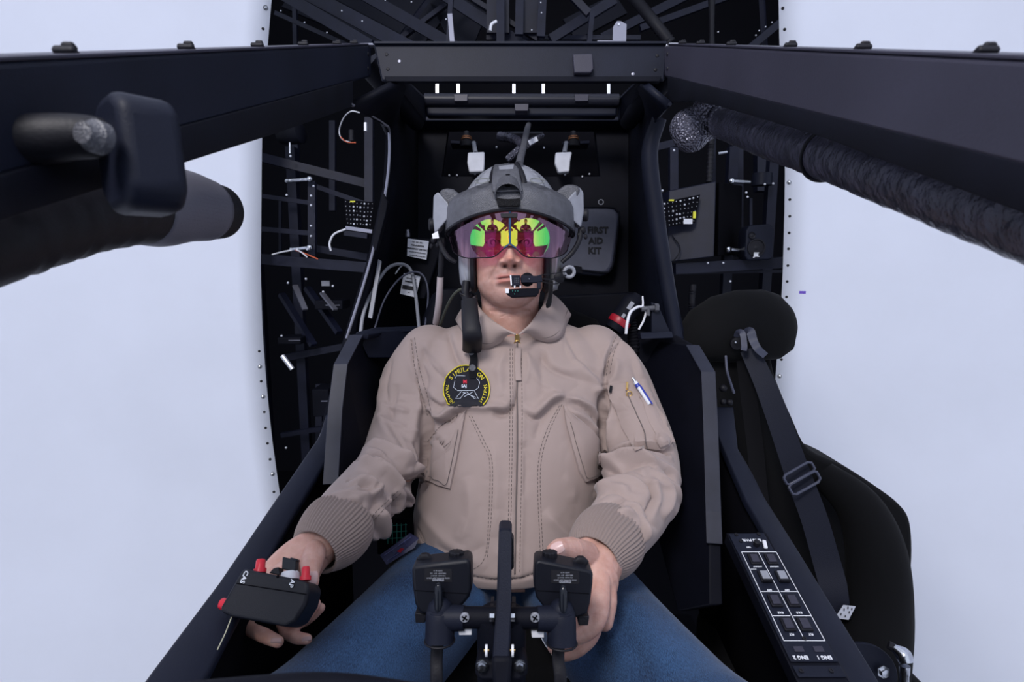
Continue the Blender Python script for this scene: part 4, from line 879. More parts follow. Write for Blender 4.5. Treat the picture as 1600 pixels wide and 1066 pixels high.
mb = MB(); mb.prism([(868, 400, 1.62), (1000, 400, 1.62), (1008, 560, 1.62), (868, 560, 1.62)], FW * .03) if False else mb.prism([(865, 462, 1.60), (1010, 455, 1.60), (1015, 620, 1.60), (865, 620, 1.60)], FW * .05); mb.build('rear_panel', 'matt_black', ck, bevel=.008)
# sills, lower side walls and cockpit tub
SLo = [(515, 640, 1.25), (500, 690, 1.18), (420, 808, .935), (342, 925, .776), (240, 1062, .635), (140, 1200, .54)]
SLi = [(545, 640, 1.25), (536, 690, 1.18), (462, 812, .94), (400, 925, .78), (330, 1062, .645), (240, 1200, .55)]
sheet('sill', [SLo, SLi], 'black_paint', .016, off=1, bevel=.005)
mb = MB(); mb.tube([V3(p) for p in SLo], .006, 10, 3); mb.build('sill_edge', 'grey_paint', ck)
SRo = [(1140, 640, 1.24), (1148, 712, 1.18), (1192, 790, 1.06), (1236, 860, .96), (1345, 1040, .79), (1450, 1220, .68)]
SRi = [(1098, 640, 1.22), (1127, 712, 1.16), (1160, 790, 1.04), (1200, 860, .95), (1300, 1040, .78), (1400, 1220, .67)]
sheet('sill', [SRo, SRi], 'black_paint', .014, off=1, bevel=.003)
mb = MB(); mb.tube([(1130, 680, 1.22), (1165, 740, 1.14), (1205, 820, 1.02), (1260, 915, .90), (1345, 1066, .77), (1420, 1200, .68)], .011, 14, 5); mb.build('sill_tube', 'black_paint', ck)
for W_, e_ in ((SLi, Vector((-.012, 0, 0))), (SRi, Vector((.012, 0, 0)))):
    A = [V3(p) + e_ for p in W_]; sheet('tub_wall', [A, [p + Vector((0, 0, -.22)) for p in A], [p + Vector((0, 0, -.45)) for p in A]], 'deep_black', .01, off=0)
mb = MB(); mb.box(Wc(0, .75, -1.14), (.76, 1.5, .03)); mb.build('cockpit_floor', 'deep_black', ck)
# instrument hood edge just in front of the lens
ip = thing('instrument_panel', Wc(0, -.5, -1.15), 'blurred black instrument hood edge along the bottom in front of the legs', 'instrument panel')
ih = MB(); ih.tube([(190, 1112, .34), (360, 1094, .34), (520, 1086, .34), (700, 1110, .34), (900, 1130, .34), (1200, 1170, .34)], .012, 14, 6); ih.build('hood_edge', 'matt_black', ip)
mb = MB(); mb.loft([[Wc(-.30, -.02, -.35), Wc(.30, -.02, -.35), Wc(.32, -.02, -1.10), Wc(-.32, -.02, -1.10)], [Wc(-.31, -.12, -.13), Wc(.31, -.12, -.13), Wc(.32, -.12, -1.10), Wc(-.32, -.12, -1.10)], [Wc(-.28, -.38, -.11), Wc(.28, -.38, -.11), Wc(.34, -.38, -1.10), Wc(-.34, -.38, -1.10)], [Wc(-.30, -.50, -.22), Wc(.30, -.50, -.22), Wc(.34, -.50, -1.10), Wc(-.34, -.50, -1.10)]]); mb.build('panel_body', 'matt_black', ip, bevel=.01)
o = None
0 and tag(o, 'blurred black instrument hood edge along the bottom in front of the legs', 'hood')

# ------------------------------------------------------------------ armoured seat
ps = thing('pilot_seat', Wc(0, 1.25, -.86), 'black armoured bucket seat with tall side wings behind the seated person', 'seat')
def wing(front, edge, back):
    mb = MB(); mb.prism([V3(p) for p in front], edge); return mb
for s_, fr_, th in ((-1, [(580, 518, 1.30), (547, 524, 1.16), (522, 570, 1.10), (513, 640, 1.06), (505, 757, 1.00), (530, 762, .99), (560, 760, 1.05), (600, 720, 1.3)], .020), (1, [(1010, 530, 1.30), (1092, 540, 1.16), (1117, 582, 1.10), (1121, 660, 1.06), (1128, 800, 1.00), (1132, 950, .93), (1080, 960, .95), (1010, 720, 1.3)], .020)):
    pts = [V3(p) + Vector((0, .008, 0)) for p in fr_]; mb = MB(); mb.prism(pts, (-s_ * th, 0, 0))
    o = mb.build('side_wing', 'matt_black', ps, bevel=.002)
# the light front edge band of each wing
for s_, e_ in ((-1, [(547, 524, 1.16), (522, 570, 1.10), (513, 640, 1.06), (505, 757, 1.00)]), (1, [(1092, 540, 1.16), (1117, 582, 1.10), (1121, 660, 1.06), (1126, 800, 1.00), (1128, 850, .975)])):
    A = [V3(p) + Vector((0, -.002, 0)) for p in e_]; B = [p + Vector((-s_ * .026, .004, 0)) for p in A]
    sheet('wing_edge', [A, B], 'wing_trim', .004, parent=ps, smooth=0, bevel=.0008)
sheet('top_ledge', [[(555, 523, 1.16), (585, 515, 1.24), (650, 512, 1.30)], [(575, 527, 1.17), (600, 522, 1.24), (660, 520, 1.30)]], 'black_paint', .012, parent=ps, bevel=.002)
mb = MB(); mb.prism([(556, 519, 1.18), (640, 514, 1.28), (640, 560, 1.28), (575, 560, 1.2)], FW * .03); mb.build('back_shell', 'black_paint', ps, bevel=.003)
mb = MB(); mb.prism([(985, 515, 1.28), (1058, 524, 1.22), (1095, 545, 1.18), (1050, 620, 1.22), (985, 640, 1.28)], FW * .03); mb.build('back_shell', 'matt_black', ps, bevel=.003)
mb = MB(); mb.ell([(P(798, y_, d), Vector((w_, 0, 0)), Vector((0, .035, 0))) for y_, d, w_ in ((470, 1.40, .10), (500, 1.39, .21), (560, 1.38, .27), (700, 1.36, .29), (860, 1.33, .29), (900, 1.33, .28))], 32, 4); mb.build('backrest', 'seat_fabric', ps, bevel=.004)
mb = MB(); mb.box(Wc(0, 1.12, -.755), (.46, .46, .10)); mb.build('seat_cushion', 'seat_fabric', ps, bevel=.03, seg=4)
mb = MB(); mb.box(Wc(0, 1.14, -.96), (.36, .32, .32)); mb.build('seat_base', 'matt_black', ps, bevel=.005)
mb = MB(); mb.ell([(P(708, y_, 1.37), Vector((w_, 0, 0)), Vector((0, .03, 0))) for y_, w_ in ((452, .03), (460, .05), (500, .075), (540, .08))], 24, 3); mb.build('shoulder_bolster', 'matt_black', ps)

# ------------------------------------------------------------------ wrapped struts under the beams
def q2(x_, px, py):  # point at world x on the ray through a pixel
    d = x_ * F / (px - 800); return P(px, py, d)
wp = thing('padded_strut', q2(.367, 1300, 250), 'shiny taped black padded strut running under the right canopy beam', 'strut')
mb = MB(); R_ = .0285
mb.tube([q2(.367, 1128, 188), q2(.367, 1200, 214), q2(.367, 1290, 240), q2(.367, 1420, 282), q2(.367, 1600, 338), q2(.367, 1900, 430), q2(.367, 2400, 580)], [R_, R_, R_, R_, .0295, .030, .030], 36, 14,
        prof=lambda a_, t: 1 + .012 * sin(t * 300 + 2 * a_) + .02 * sin(t * 43 + a_ * 3) * sin(a_ * 2 + t * 90)); mb.build('wrap', 'silver_tape', wp, smooth=180)
for px, py in ((1116, 185), (1126, 188), (1136, 190)):
    mb = MB(); a_ = q2(.367, px - 4, py - 1); b_ = q2(.367, px + 5, py + 2); mb.lathe(a_, b_ - a_, [(0, .026), (.004, .0305), (.012, .0305), (.016, .027)], 28); mb.build('tape_ring', 'foil_wrap', wp, smooth=180)
mb = MB(); c = q2(.367, 1292, 242); t = (q2(.367, 1320, 250) - q2(.367, 1270, 234)).normalized(); mb.torus(c, t, .0298, .0022, 32); mb.build('cable_tie', 'rubber', wp)
mb = MB(); mb.beam(c + Vector((-.012, 0, .030)), c + Vector((-.016, 0, .055)), .004, .012); mb.beam(c + Vector((-.002, -.012, .028)), c + Vector((-.004, -.014, .055)), .003, .008); mb.build('bracket', 'grey_paint', wp)
mb = MB(); mb.tube([q2(.367, 1120, 186), q2(.340, 1095, 194), q2(.318, 1072, 206), q2(.308, 1060, 218)], [.029, .035, .036, .020], 30, 6); mb.sph(q2(.322, 1080, 206), (.034, .034, .036)); mb.build('elbow', 'foil_wrap', wp, smooth=180)
mb = MB(); mb.tube([q2(.335, 1090, 195), q2(.335, 1098, 170), q2(.335, 1102, 140)], [.024, .018, .014], 20, 5, prof=lambda a_, t: 1 + .08 * sin(a_ * 5 + t * 20)); mb.build('wrapped_stub', 'foil_wrap', wp, smooth=180)
wl_ = thing('padded_strut', q2(-.36, 200, 330), 'black padded strut with a mesh sleeve end below the left canopy beam', 'strut')
mb = MB(); mb.tube([q2(-.36, 235, 322), q2(-.36, 150, 330), q2(-.36, 60, 350), q2(-.36, -60, 385), q2(-.36, -400, 500)], [.036, .034, .033, .032, .032], 30, 10, prof=lambda a_, t: 1 + .02 * sin(t * 60 + a_) + .012 * sin(t * 160)); mb.build('wrap', 'rubber', wl_, smooth=180)
mb = MB(); mb.tube([q2(-.36, 215, 322), q2(-.36, 245, 322), q2(-.36, 285, 322), q2(-.36, 318, 328)], [.037, .041, .039, .036], 36, 6); mb.build('mesh_sleeve', mat('mesh_sleeve', (.11, .11, .14), .55, bump=('check', 260, .8, .003)), wl_, smooth=180)
mb = MB(); mb.tube([q2(-.36, 312, 327), q2(-.36, 322, 329), q2(-.36, 340, 331), q2(-.36, 346, 332)], [.034, .0335, .0325, .026], 32, 2); mb.build('end_cap', 'rubber', wl_)
# mirror box on its arm
gb = thing('mirror_housing', P(215, 250, .34), 'blurred rounded black mirror box on an arm at the upper left', 'mirror')
Rm = Matrix.Rotation(radians(-38), 3, 'Z') @ Matrix.Rotation(radians(-6), 3, 'Y')
mb = MB(); c = P(212, 246, .345); pr = [(-.024, -.020), (-.024, .024), (-.010, .035), (.012, .035), (.024, .026), (.024, -.024), (.014, -.034), (-.012, -.034)]
mb.prism([c + Rm @ Vector((a_, -.014, b_)) for a_, b_ in pr], Rm @ Vector((0, .034, 0))); mb.build('housing', 'black_paint', gb, bevel=.007, seg=4)
mb = MB(); mb.prism([c + Rm @ Vector((-.028 + a_ * .2, -.002 + 0, b_ * .4)) for a_, b_ in pr], Rm @ Vector((-.02, .02, 0))); mb.build('hinge', 'rubber', gb, bevel=.003, seg=2)
mb = MB(); mb.tube([(172, 218, .34), (150, 215, .335), (110, 214, .33), (60, 218, .325), (-30, 222, .315), (-160, 225, .30)], [.010, .012, .013, .014, .013, .013], 20, 3); mb.build('arm', 'rubber', gb)
mb = MB(); mb.prism([(-40, 190, .315), (20, 186, .318), (110, 184, .325), (140, 198, .33), (140, 225, .33), (20, 238, .318), (-40, 240, .315)], FW * .012); mb.build('arm_plate', 'black_paint', gb, bevel=.004, seg=3)
mb = MB(); mb.lathe(P(160, 217, .315), (-.2, -1, .1), [(0, .009), (.006, .009), (.008, .007), (.012, .006), (.013, .001)], 20); mb.build('clamp_screw', 'helmet_grey', gb)
mb = MB(); mb.tube([(-30, 285, .36), (60, 262, .37), (120, 250, .38)], .004, 10, 4); mb.build('rod', 'grey_paint', gb)
# ================================================================== HELMET
hm = thing('flight_helmet', HL(0, 0, .10), 'grey flight helmet with coloured visor and boom microphone on the seated person', 'helmet')
YB = TILT @ Vector((0, 1, 0)); ZB = TILT @ Vector((0, 0, 1))
# inner shell, open at the face
mb = MB(); R = []
for i in range(25):
    z = -.085 + .247 * i / 24; k = sqrt(max(0, 1 - ((z - .035) / .128) ** 2)) if z > .035 else 1 - .10 * ((.035 - z) / .12) ** 2
    k = max(k, .02); ring = []
    for j in range(49):
        a_ = radians(-140 + 280 * j / 48)          # 0 = back of the head
        if z < .055: a_ = max(min(a_, radians(118)), radians(-118)) if abs(a_) > radians(118) else a_
        ring.append(HL(.104 * k * sin(a_), .012 + .122 * k * cos(a_), z))
    R.append(ring)
mb.loft(R, cap=False, close=False)
# crown front closing over the forehead
R = []
for i in range(13):
    z = .055 + .108 * i / 12; k = max(.02, sqrt(max(0, 1 - ((z - .035) / .128) ** 2)))
    R.append([HL(.104 * k * sin(a_), .012 + .122 * k * cos(a_), z) for a_ in [radians(130 + 100 * j / 20) for j in range(21)]])
mb.loft(R, cap=False, close=False)
me = mb.raw(); bm_ = bmesh.new(); bm_.from_mesh(me); bmesh.ops.remove_doubles(bm_, verts=bm_.verts, dist=.0004); bmesh.ops.recalc_face_normals(bm_, faces=bm_.faces); bm_.to_mesh(me); bm_.free()
o = link('shell', me, 'helmet_light', hm, smooth=180); sd = o.modifiers.new('thick', 'SOLIDIFY'); sd.thickness = .006; sd.offset = 0
# ear cups and pads
for s_, m_ in ((-1, 'helmet_light'), (1, 'helmet_cup')):
    mb = MB(); mb.ell([(HL(s_ * (.074 + k * .001), .005 + y0, zc), Vector((0, hy, 0)), ZB * hz) for k, y0, zc, hy, hz in ((0, 0, -.028, .048, .058), (8, 0, -.028, .052, .062), (18, .003, -.027, .050, .060), (26, .006, -.026, .040, .048), (29, .008, -.026, .022, .026))], 36, 2.6)
    mb.build('ear_cup', m_, hm)
    mb = MB(); mb.ell([(HL(s_ * (.066 + k * .001), -.012, -.022), Vector((0, hy, 0)), ZB * hz) for k, hy, hz in ((0, .050, .066), (3, .054, .070), (9, .054, .070), (11, .048, .064))], 32, 2.8)
    mb.build('ear_pad', 'rubber', hm)
# visor housing
def ringz(rx, ry, zc, zs, n=61, amax=104, yc=.018, pw=2.25):
    out = []
    for j in range(n):
        a_ = radians(-amax + 2 * amax * j / (n - 1)); s_, c_ = sin(a_), cos(a_); q = abs(s_) ** 1.6
        sx = math.copysign(abs(s_) ** (2 / pw), s_); cy = math.copysign(abs(c_) ** (2 / pw), c_)
        out.append(HL(rx * sx, yc - ry * cy, lerp(zc, zs, q)))
    return out
rows_ = [ringz(.084, .085, .122, .100), ringz(.100, .110, .113, .098), ringz(.117, .132, .103, .090), ringz(.127, .144, .093, .080), ringz(.131, .149, .084, .068), ringz(.132, .151, .068, .046), ringz(.131, .150, .056, .026), ringz(.126, .146, .054, .024)]
mb = MB(); mb.loft(rows_, cap=False, close=False); me = mb.raw(); fixn(me); vh = link('visor_cover', me, 'helmet_grey', hm, smooth=50); sd = vh.modifiers.new('thick', 'SOLIDIFY'); sd.thickness = .004; sd.offset = -1
mb = MB(); mb.tube([p + ZB * -.001 for p in ringz(.129, .1485, .0545, .0245, 49, 96)], .0026, 8); mb.build('rim_seal', 'rubber', vh)
for sx in (-1, 1):   # round locks on the cover top
    mb = MB(); c = HL(sx * .050, -.108, .1085); n_ = (Vector((sx * .1, -.45, .9))).normalized(); mb.torus(c, n_, .0135, .0009, 28); mb.torus(c, n_, .0105, .0006, 24); mb.build('lock_ring', 'helmet_cup', vh)
# side pods
for s_ in (-1, 1):
    pod = MB()
    if s_ < 0: pl = [(677, 306), (684, 299), (699, 317), (703, 326), (702, 339), (679, 366), (676, 340)]
    else: pl = [(913, 331), (912, 300), (905, 291), (888, 310), (886, 326), (893, 342), (908, 356)]
    mb = MB(); mb.prism([(x_, y_, 1.085 + .0012 * abs((701 if s_ < 0 else 888) - x_)) for x_, y_ in pl], Vector((0, .055, 0))); pd_ = mb.build('side_plate', 'helmet_light', hm, bevel=.004, seg=3)
    bl = [(684, 300), (694, 293), (708, 295), (722, 306), (728, 330), (704, 335)] if s_ < 0 else [(868, 300), (884, 288), (900, 288), (908, 294), (895, 330), (866, 330)]
    mb = MB(); mb.prism([(x_, y_, 1.10) for x_, y_ in bl], Vector((0, .07, 0))); mb.build('pod_bulge', 'helmet_grey', hm, bevel=.009, seg=4)
    kx, ky = (672, 351) if s_ < 0 else (917, 336); c = P(kx + (-s_) * 4, ky, 1.13)
    mb = MB(); mb.lathe(c, (s_, -.2, 0), [(-.006, .012), (.003, .013), (.006, .0125), (.008, .009), (.0085, .001)], 24); mb.build('knob', 'rubber', hm)
    kk = [(682, 365, 1.12), (690, 385, 1.11), (700, 402, 1.10), (712, 410, 1.10)] if s_ < 0 else [(908, 358, 1.12), (904, 378, 1.11), (893, 396, 1.10), (878, 410, 1.10)]
    mb = MB(); mb.tube(kk, [.006, .005, .005, .004], 10, 4); mb.build('visor_arm', 'rubber', hm)
    mb = MB(); 
    for dx, dy, r_ in ((0, 8, .006), (6, 16, .005), (-4, 18, .004)): mb.sph(P(kx - s_ * (6 + dx), ky + 16 + dy, 1.115), (r_, r_, r_ * 1.3), 8, 6)
    mb.build('pivot_hardware', 'rubber', hm)
mb = MB(); mb.prism([(675, 366, 1.10), (684, 361, 1.10), (686, 372, 1.10), (676, 373, 1.10)], (0, .004, 0)); mb.build('white_tab', 'white_plastic', hm)
# crown module with its lens barrel
def hp(px, py, d): return P(px, py, d)
mb = MB(); mb.loft([[hp(772, 257, 1.075), hp(806, 255, 1.075), hp(808, 262, 1.12), hp(774, 262, 1.13)], [hp(770, 266, 1.045), hp(810, 264, 1.045), hp(812, 270, 1.10), hp(770, 270, 1.10)], [hp(768, 285, 1.015), hp(814, 283, 1.015), hp(816, 285, 1.09), hp(768, 285, 1.09)], [hp(770, 300, 1.000), hp(817, 298, 1.000), hp(820, 312, 1.07), hp(768, 312, 1.07)]]); cm = mb.build('crown_module', 'helmet_grey', hm, bevel=.003, smooth=50, seg=3)
mb = MB(); mb.prism([hp(779, 260, 1.062), hp(803, 258, 1.062), hp(802, 264, 1.046), hp(780, 265, 1.046)], FW * .006 + UP * .003); mb.build('top_inset', 'helmet_light', cm, bevel=.001)
mb = MB(); mb.prism([hp(790, 272, 1.032), hp(797, 272, 1.032), hp(796, 276, 1.028), hp(791, 276, 1.028)], FW * .01); mb.prism([hp(790, 286, 1.006), hp(797, 286, 1.006), hp(797, 291, 1.003), hp(790, 291, 1.003)], FW * .01); mb.build('socket_slots', 'deep_black', cm)
bd = (FW * -.75 + UP * -.66).normalized()
c0 = hp(794, 291, 1.03)
mb = MB(); mb.lathe(c0, bd, [(0, .021), (.022, .0235), (.036, .0245), (.037, .0225), (.030, .021), (.012, .019), (.011, .001)], 36); mb.build('lens_barrel', 'helmet_grey', cm)
mb = MB(); mb.lathe(c0 + bd * .010, bd, [(0, .019), (.006, .016), (.008, .001)], 28); mb.build('lens_insert', 'deep_black', cm)
mb = MB(); mb.tube([hp(807, 257, 1.075), hp(813, 270, 1.055), hp(818, 286, 1.04), hp(818, 303, 1.035)], [.006, .0068, .0065, .005], 12, 4); mb.build('side_ridge', 'rubber', cm)
mb = MB(); mb.tube([hp(771, 262, 1.075), hp(767, 275, 1.055), hp(766, 290, 1.04), hp(768, 303, 1.035)], .0028, 8, 4); mb.build('side_bead', 'rubber', cm)
mb = MB(); mb.prism([hp(772, 300, 1.016), hp(817, 299, 1.016), hp(812, 322, 1.000), hp(778, 322, 1.000)], FW * .03); mb.build('grip_pad', mat('pad_texture', (.008, .008, .010), .6, bump=('voronoi', 600, 1, .002)), cm, bevel=.003)
# tracker cable and tubes above the helmet
mb = MB(); mb.tube([(811, 258, 1.09), (814, 244, 1.13), (818, 230, 1.18), (823, 205, 1.3), (826, 195, 1.5)], [.0078, .0075, .007, .007, .007], 12, 5); mb.build('tracker_cable', 'helmet_grey', hm)
# ---- visor: a coated transparent shell
def visor_mat(name, trans, refl, k):
    m = bpy.data.materials.new(name); m.use_nodes = True; nt = m.node_tree; nt.nodes.clear()
    out = nt.nodes.new('ShaderNodeOutputMaterial'); tr_ = nt.nodes.new('ShaderNodeBsdfTransparent'); tr_.inputs[0].default_value = (*trans, 1)
    gl = nt.nodes.new('ShaderNodeBsdfGlossy'); gl.inputs['Roughness'].default_value = .025; ad = nt.nodes.new('ShaderNodeAddShader')
    if callable(refl): nt.links.new(refl(nt), gl.inputs[0])
    else: gl.inputs[0].default_value = (*[c * k for c in refl], 1)
    nt.links.new(tr_.outputs[0], ad.inputs[0]); nt.links.new(gl.outputs[0], ad.inputs[1]); nt.links.new(ad.outputs[0], out.inputs[0]); M[name] = m; return m
visor_mat('visor_tint', (.62, .47, .50), (.22, .14, .20), .75)
VC = .018
def vpt(u_, v_):
    """u -1..1 across, v 0 top..1 bottom"""
    a_ = radians(88) * u_; z0 = lerp(.058, .020, abs(sin(a_)) ** 1.6)
    zb = -.018 + .0 * u_ if True else 0
    au = abs(u_); nose = .019 * exp(-(au / .10) ** 2.5)
    zb = lerp(-.029, .004, max(0, (au - .42) / .58) ** 1.5) + nose
    z = lerp(z0, zb, v_); b_ = 1 - .10 * v_ * v_
    s_, c_ = sin(a_), cos(a_); sx = math.copysign(abs(s_) ** (2 / 2.15), s_)
    return HL(.1235 * sx * (1 - .05 * v_ * v_), VC - .141 * b_ * abs(c_) ** (2 / 2.15), z)
mb = MB(); mb.loft([[vpt(-1 + 2 * j / 72, i / 14) for j in range(73)] for i in range(15)], cap=False, close=False)
me = mb.raw(); fixn(me); vs_ = link('visor', me, 'visor_tint', hm, smooth=180)
mb = MB(); mb.tube([vpt(-1 + 2 * j / 72, 1) for j in range(73)], .0011, 6); mb.build('visor_edge', 'rubber' , vs_)
# round reflective coatings, one before each eye
VS = Surf(vs_.data.copy()); VS.me.vertices.foreach_set('co', (VS.co + np.array(ORI[vs_.name])).ravel()); VS.sync()
def coat(cx_, cy_, r_, ctr, rim):
    poly = [(cx_ + r_ * cos(t), cy_ + r_ * sin(t)) for t in np.linspace(0, 2 * pi, 65)[:-1]]
    R = []
    def onv(x_, y_):
        h = VS.hit(x_, y_)
        return h[0] + (CAMP - h[0]).normalized() * .0006 if h else None
    rings_ = []; keep = []
    N = 64; vsx = []; idx = {}
    for i in range(0, 21):
        for j in range(N):
            f = i / 20; t = 2 * pi * j / N; p = onv(cx_ + r_ * f * cos(t), cy_ + r_ * f * sin(t))
            if p is not None: idx[(i, j)] = len(vsx); vsx.append(p)
    fs_ = []
    for i in range(20):
        for j in range(N):
            k = [idx.get(q_) for q_ in ((i, j), (i, (j + 1) % N), (i + 1, (j + 1) % N), (i + 1, j))]
            if None not in k: fs_.append(tuple(k))
    mb = MB(); mb.add(vsx, fs_); me = mb.raw(); bm_ = bmesh.new(); bm_.from_mesh(me); bmesh.ops.remove_doubles(bm_, verts=bm_.verts, dist=1e-5); bm_.to_mesh(me); bm_.free(); fixn(me)
    nm = 'coating_' + rim
    def refl(nt):
        # interference colour: yellow at the nose side running to green outside
        ge = nt.nodes.new('ShaderNodeNewGeometry'); sp_ = nt.nodes.new('ShaderNodeSeparateXYZ'); nt.links.new(ge.outputs['Position'], sp_.inputs[0])
        mr = nt.nodes.new('ShaderNodeMapRange'); x0 = P(cx_, cy_, 1.0).x; e_ = .040 * (1 if cx_ > 797 else -1)
        mr.inputs['From Min'].default_value = x0 - e_ * .6; mr.inputs['From Max'].default_value = x0 + e_; nt.links.new(sp_.outputs['X'], mr.inputs['Value'])
        cr = nt.nodes.new('ShaderNodeValToRGB'); e = cr.color_ramp.elements; e[0].position = 0; e[0].color = (.62, .66, .05, 1); e[1].position = 1; e[1].color = (.02, .52, .10, 1)
        q_ = cr.color_ramp.elements.new(.35); q_.color = (.64, .74, .14, 1); q_ = cr.color_ramp.elements.new(.7); q_.color = (.12, .66, .08, 1)
        nt.links.new(mr.outputs[0], cr.inputs[0]); return cr.outputs[0]
    visor_mat(nm, (.72, .29, .56), refl, 1)
    if me.polygons[5].normal.dot(CAMP - Vector(me.vertices[0].co)) < 0: me.flip_normals()
    o_ = link('combiner_coating', me, nm, vs_, smooth=180)
    fx = P(770 if cx_ < 797 else 821, 357, 1.0); h0 = VS.hit(770 if cx_ < 797 else 821, 357)[0]; n0 = (CAMP - h0).normalized(); NN = []
    for v in me.vertices:     # each coating is ground as its own convex lens
        p_ = Vector(v.co) + ORI[o_.name]; dv = p_ - h0; dv -= n0 * dv.dot(n0); NN.append((n0 + dv / .125).normalized())
    me.normals_split_custom_set_from_vertices(NN); return o_
coat(766.5, 374.5, 32, 0, 'port'); coat(826, 374, 33, 0, 'starboard')
# centre strut and its clip
mb = MB(); mb.tube([vpt(0, -.02) + Vector((0, -.002, 0)), vpt(0, .3) + Vector((0, -.0015, 0)), vpt(0, .65) + Vector((0, -.0015, 0)), vpt(0, .93) + Vector((0, -.001, 0))], .0021, 10, 3, flat=.6, up=(0, -1, 0))
for s_ in (-1, 1): mb.tube([vpt(0, .92) + Vector((0, -.001, 0)), vpt(s_ * .05, 1.0) + Vector((0, -.001, .001))], .0015, 8)
mb.build('centre_strut', mat('blue_anodised', (.05, .13, .25), .3, .4), vs_)
mb = MB(); mb.prism([hp(782, 333, .990), hp(809, 333, .990), hp(808, 340, .990), hp(783, 340, .990)], FW * .006); mb.build('visor_clip', 'rubber', hm, bevel=.001)
# boom microphone
bo = MB(); bo.tube([(892, 428, 1.10), (876, 433, 1.075), (862, 437, 1.05), (848, 436, 1.035)], .0016, 8, 4); bo.tube([(886, 424, 1.09), (868, 427, 1.06), (846, 430, 1.035)], .0010, 6, 4); bo.tube([(880, 440, 1.09), (866, 444, 1.06), (846, 440, 1.035)], .0010, 6, 4); bo = bo.build('microphone_boom', 'rubber', hm)
mb = MB(); mb.lathe(P(887, 425, 1.105), (.1, -1, 0), [(-.02, .011), (-.006, .013), (0, .0135), (.001, .008), (.0, .001)], 24); mb.lathe(P(874, 434, 1.095), (.1, -1, 0), [(-.01, .009), (.002, .010), (.004, .004)], 16); mb.build('boom_swivel', 'rubber', bo)
mb = MB(); mb.torus(P(889.5, 425, 1.09), (.1, -1, 0), .0095, .0035, 24, 8); mb.build('swivel_ring', 'grey_plastic', bo)
mm = MB(); mm.lathe(P(824, 437, 1.030), (0, -1, .05), [(-.008, .0120), (0, .0125), (.002, .011), (.003, .001)], 30); mm = mm.build('disc', 'matt_black', bo)
mb = MB(); mb.prism([hp(798, 430, 1.010), hp(813, 430, 1.012), hp(813, 447, 1.012), hp(799, 447, 1.010)], FW * .02); mb.prism([hp(814, 430, 1.014), hp(838, 431, 1.02), hp(846, 429, 1.02), hp(848, 440, 1.02), hp(838, 442, 1.02), hp(814, 442, 1.014)], FW * .008); mb.prism([hp(839, 440, 1.02), hp(845, 440, 1.02), hp(845, 452, 1.02), hp(839, 452, 1.02)], FW * .006); mb.build('bracket', 'black_paint', bo, bevel=.0012)
mb = MB(); mb.prism([hp(791, 452, 1.005), hp(812, 451, 1.005), hp(843, 450, 1.015), hp(842, 458, 1.015), hp(838, 463, 1.015), hp(800, 465, 1.005), hp(791, 459, 1.005)], FW * .018); mb.build('microphone', 'matt_black', bo, bevel=.0018)
mb = MB(); mb.prism([hp(789.5, 451, 1.003), hp(795, 451, 1.003), hp(795, 458, 1.003), hp(790, 458, 1.003)], FW * .01)
mb.prism([hp(796.5, 430, 1.008), hp(799, 430, 1.008), hp(800, 446, 1.008), hp(798, 446, 1.008)], FW * .008)
for x_ in (803, 812): mb.prism([hp(x_, 446.5, 1.006), hp(x_ + 2.4, 446.5, 1.006), hp(x_ + 2, 450, 1.006), hp(x_, 450, 1.006)], FW * .004)
mb.build('white_connector', 'white_plastic', bo, smooth=0)
mb = MB()
for x_ in (804.5, 807, 809.5):
    for y_ in (435, 438, 441): mb.box(P(x_, y_, 1.0105), (.0016, .0008, .0005))
mb.sph(P(827, 436, 1.016), .0011, 8, 6); mb.build('marks', 'grey_plastic', bo, smooth=0)
mb = MB()
for x_, y_ in ((801, 455), (805, 455), (809, 455), (804, 459.5)): mb.sph(P(x_, y_, 1.0045), .0011, 8, 6)
mb.build('green_dots', mat('teal_ink', (.02, .16, .13), .5), bo)
# hanging straps, hose and the padded connector
mb = MB(); mb.tube([(693, 372, 1.14), (690, 400, 1.14), (688, 434, 1.15)], [.0055, .0058, .0055], 12, 5, prof=lambda a_, t: 1 + .07 * sin(t * 40)); mb.build('hose_end', 'rubber', hm)
mb = MB(); mb.tube([(688, 433, 1.15), (687, 455, 1.16), (685, 480, 1.18), (681, 505, 1.22)], [.0065, .0068, .007, .007], 14, 5); mb.build('hose_sleeve', 'hose_cloth', hm)
mb = MB(); mb.tube([(735, 462, 1.12), (722, 452, 1.12), (708, 462, 1.13), (696, 485, 1.17), (688, 508, 1.21)], .003, 8, 5); mb.build('oxygen_cable', mat('olive_cable', (.05, .055, .045), .6), hm)
mb = MB()
for k in range(5): mb.torus(P(728 + k, 460 + k * 3.2, 1.105), (.3, -.2, 1), .011 - k * .0008, .0024, 20, 6)
mb.tube([(729, 440, 1.11), (727, 458, 1.105), (731, 475, 1.09)], .008, 12, 4); mb.build('plug', 'rubber', hm)
s1 = [P(733, 469, 1.070), P(735, 500, 1.042), P(738, 527, 1.036), JK.on(740, 552, .013)]
mb = MB(); mb.tube(s1, [.0150, .0165, .0180, .0185], 24, 6, flat=.40, up=(0, -1, .2)); mb.build('padded_sleeve', 'rubber', hm, smooth=60)
mb = MB(); mb.tube([JK.on(740, 550, .010), JK.on(742, 565, .009), JK.on(740, 580, .008), JK.on(740, 592, .006)], [.0085, .0075, .0082, .007], 16, 5, flat=.32, up=(0, -1, .2)); mb.build('strap_end', 'velcro_black', hm, smooth=60)
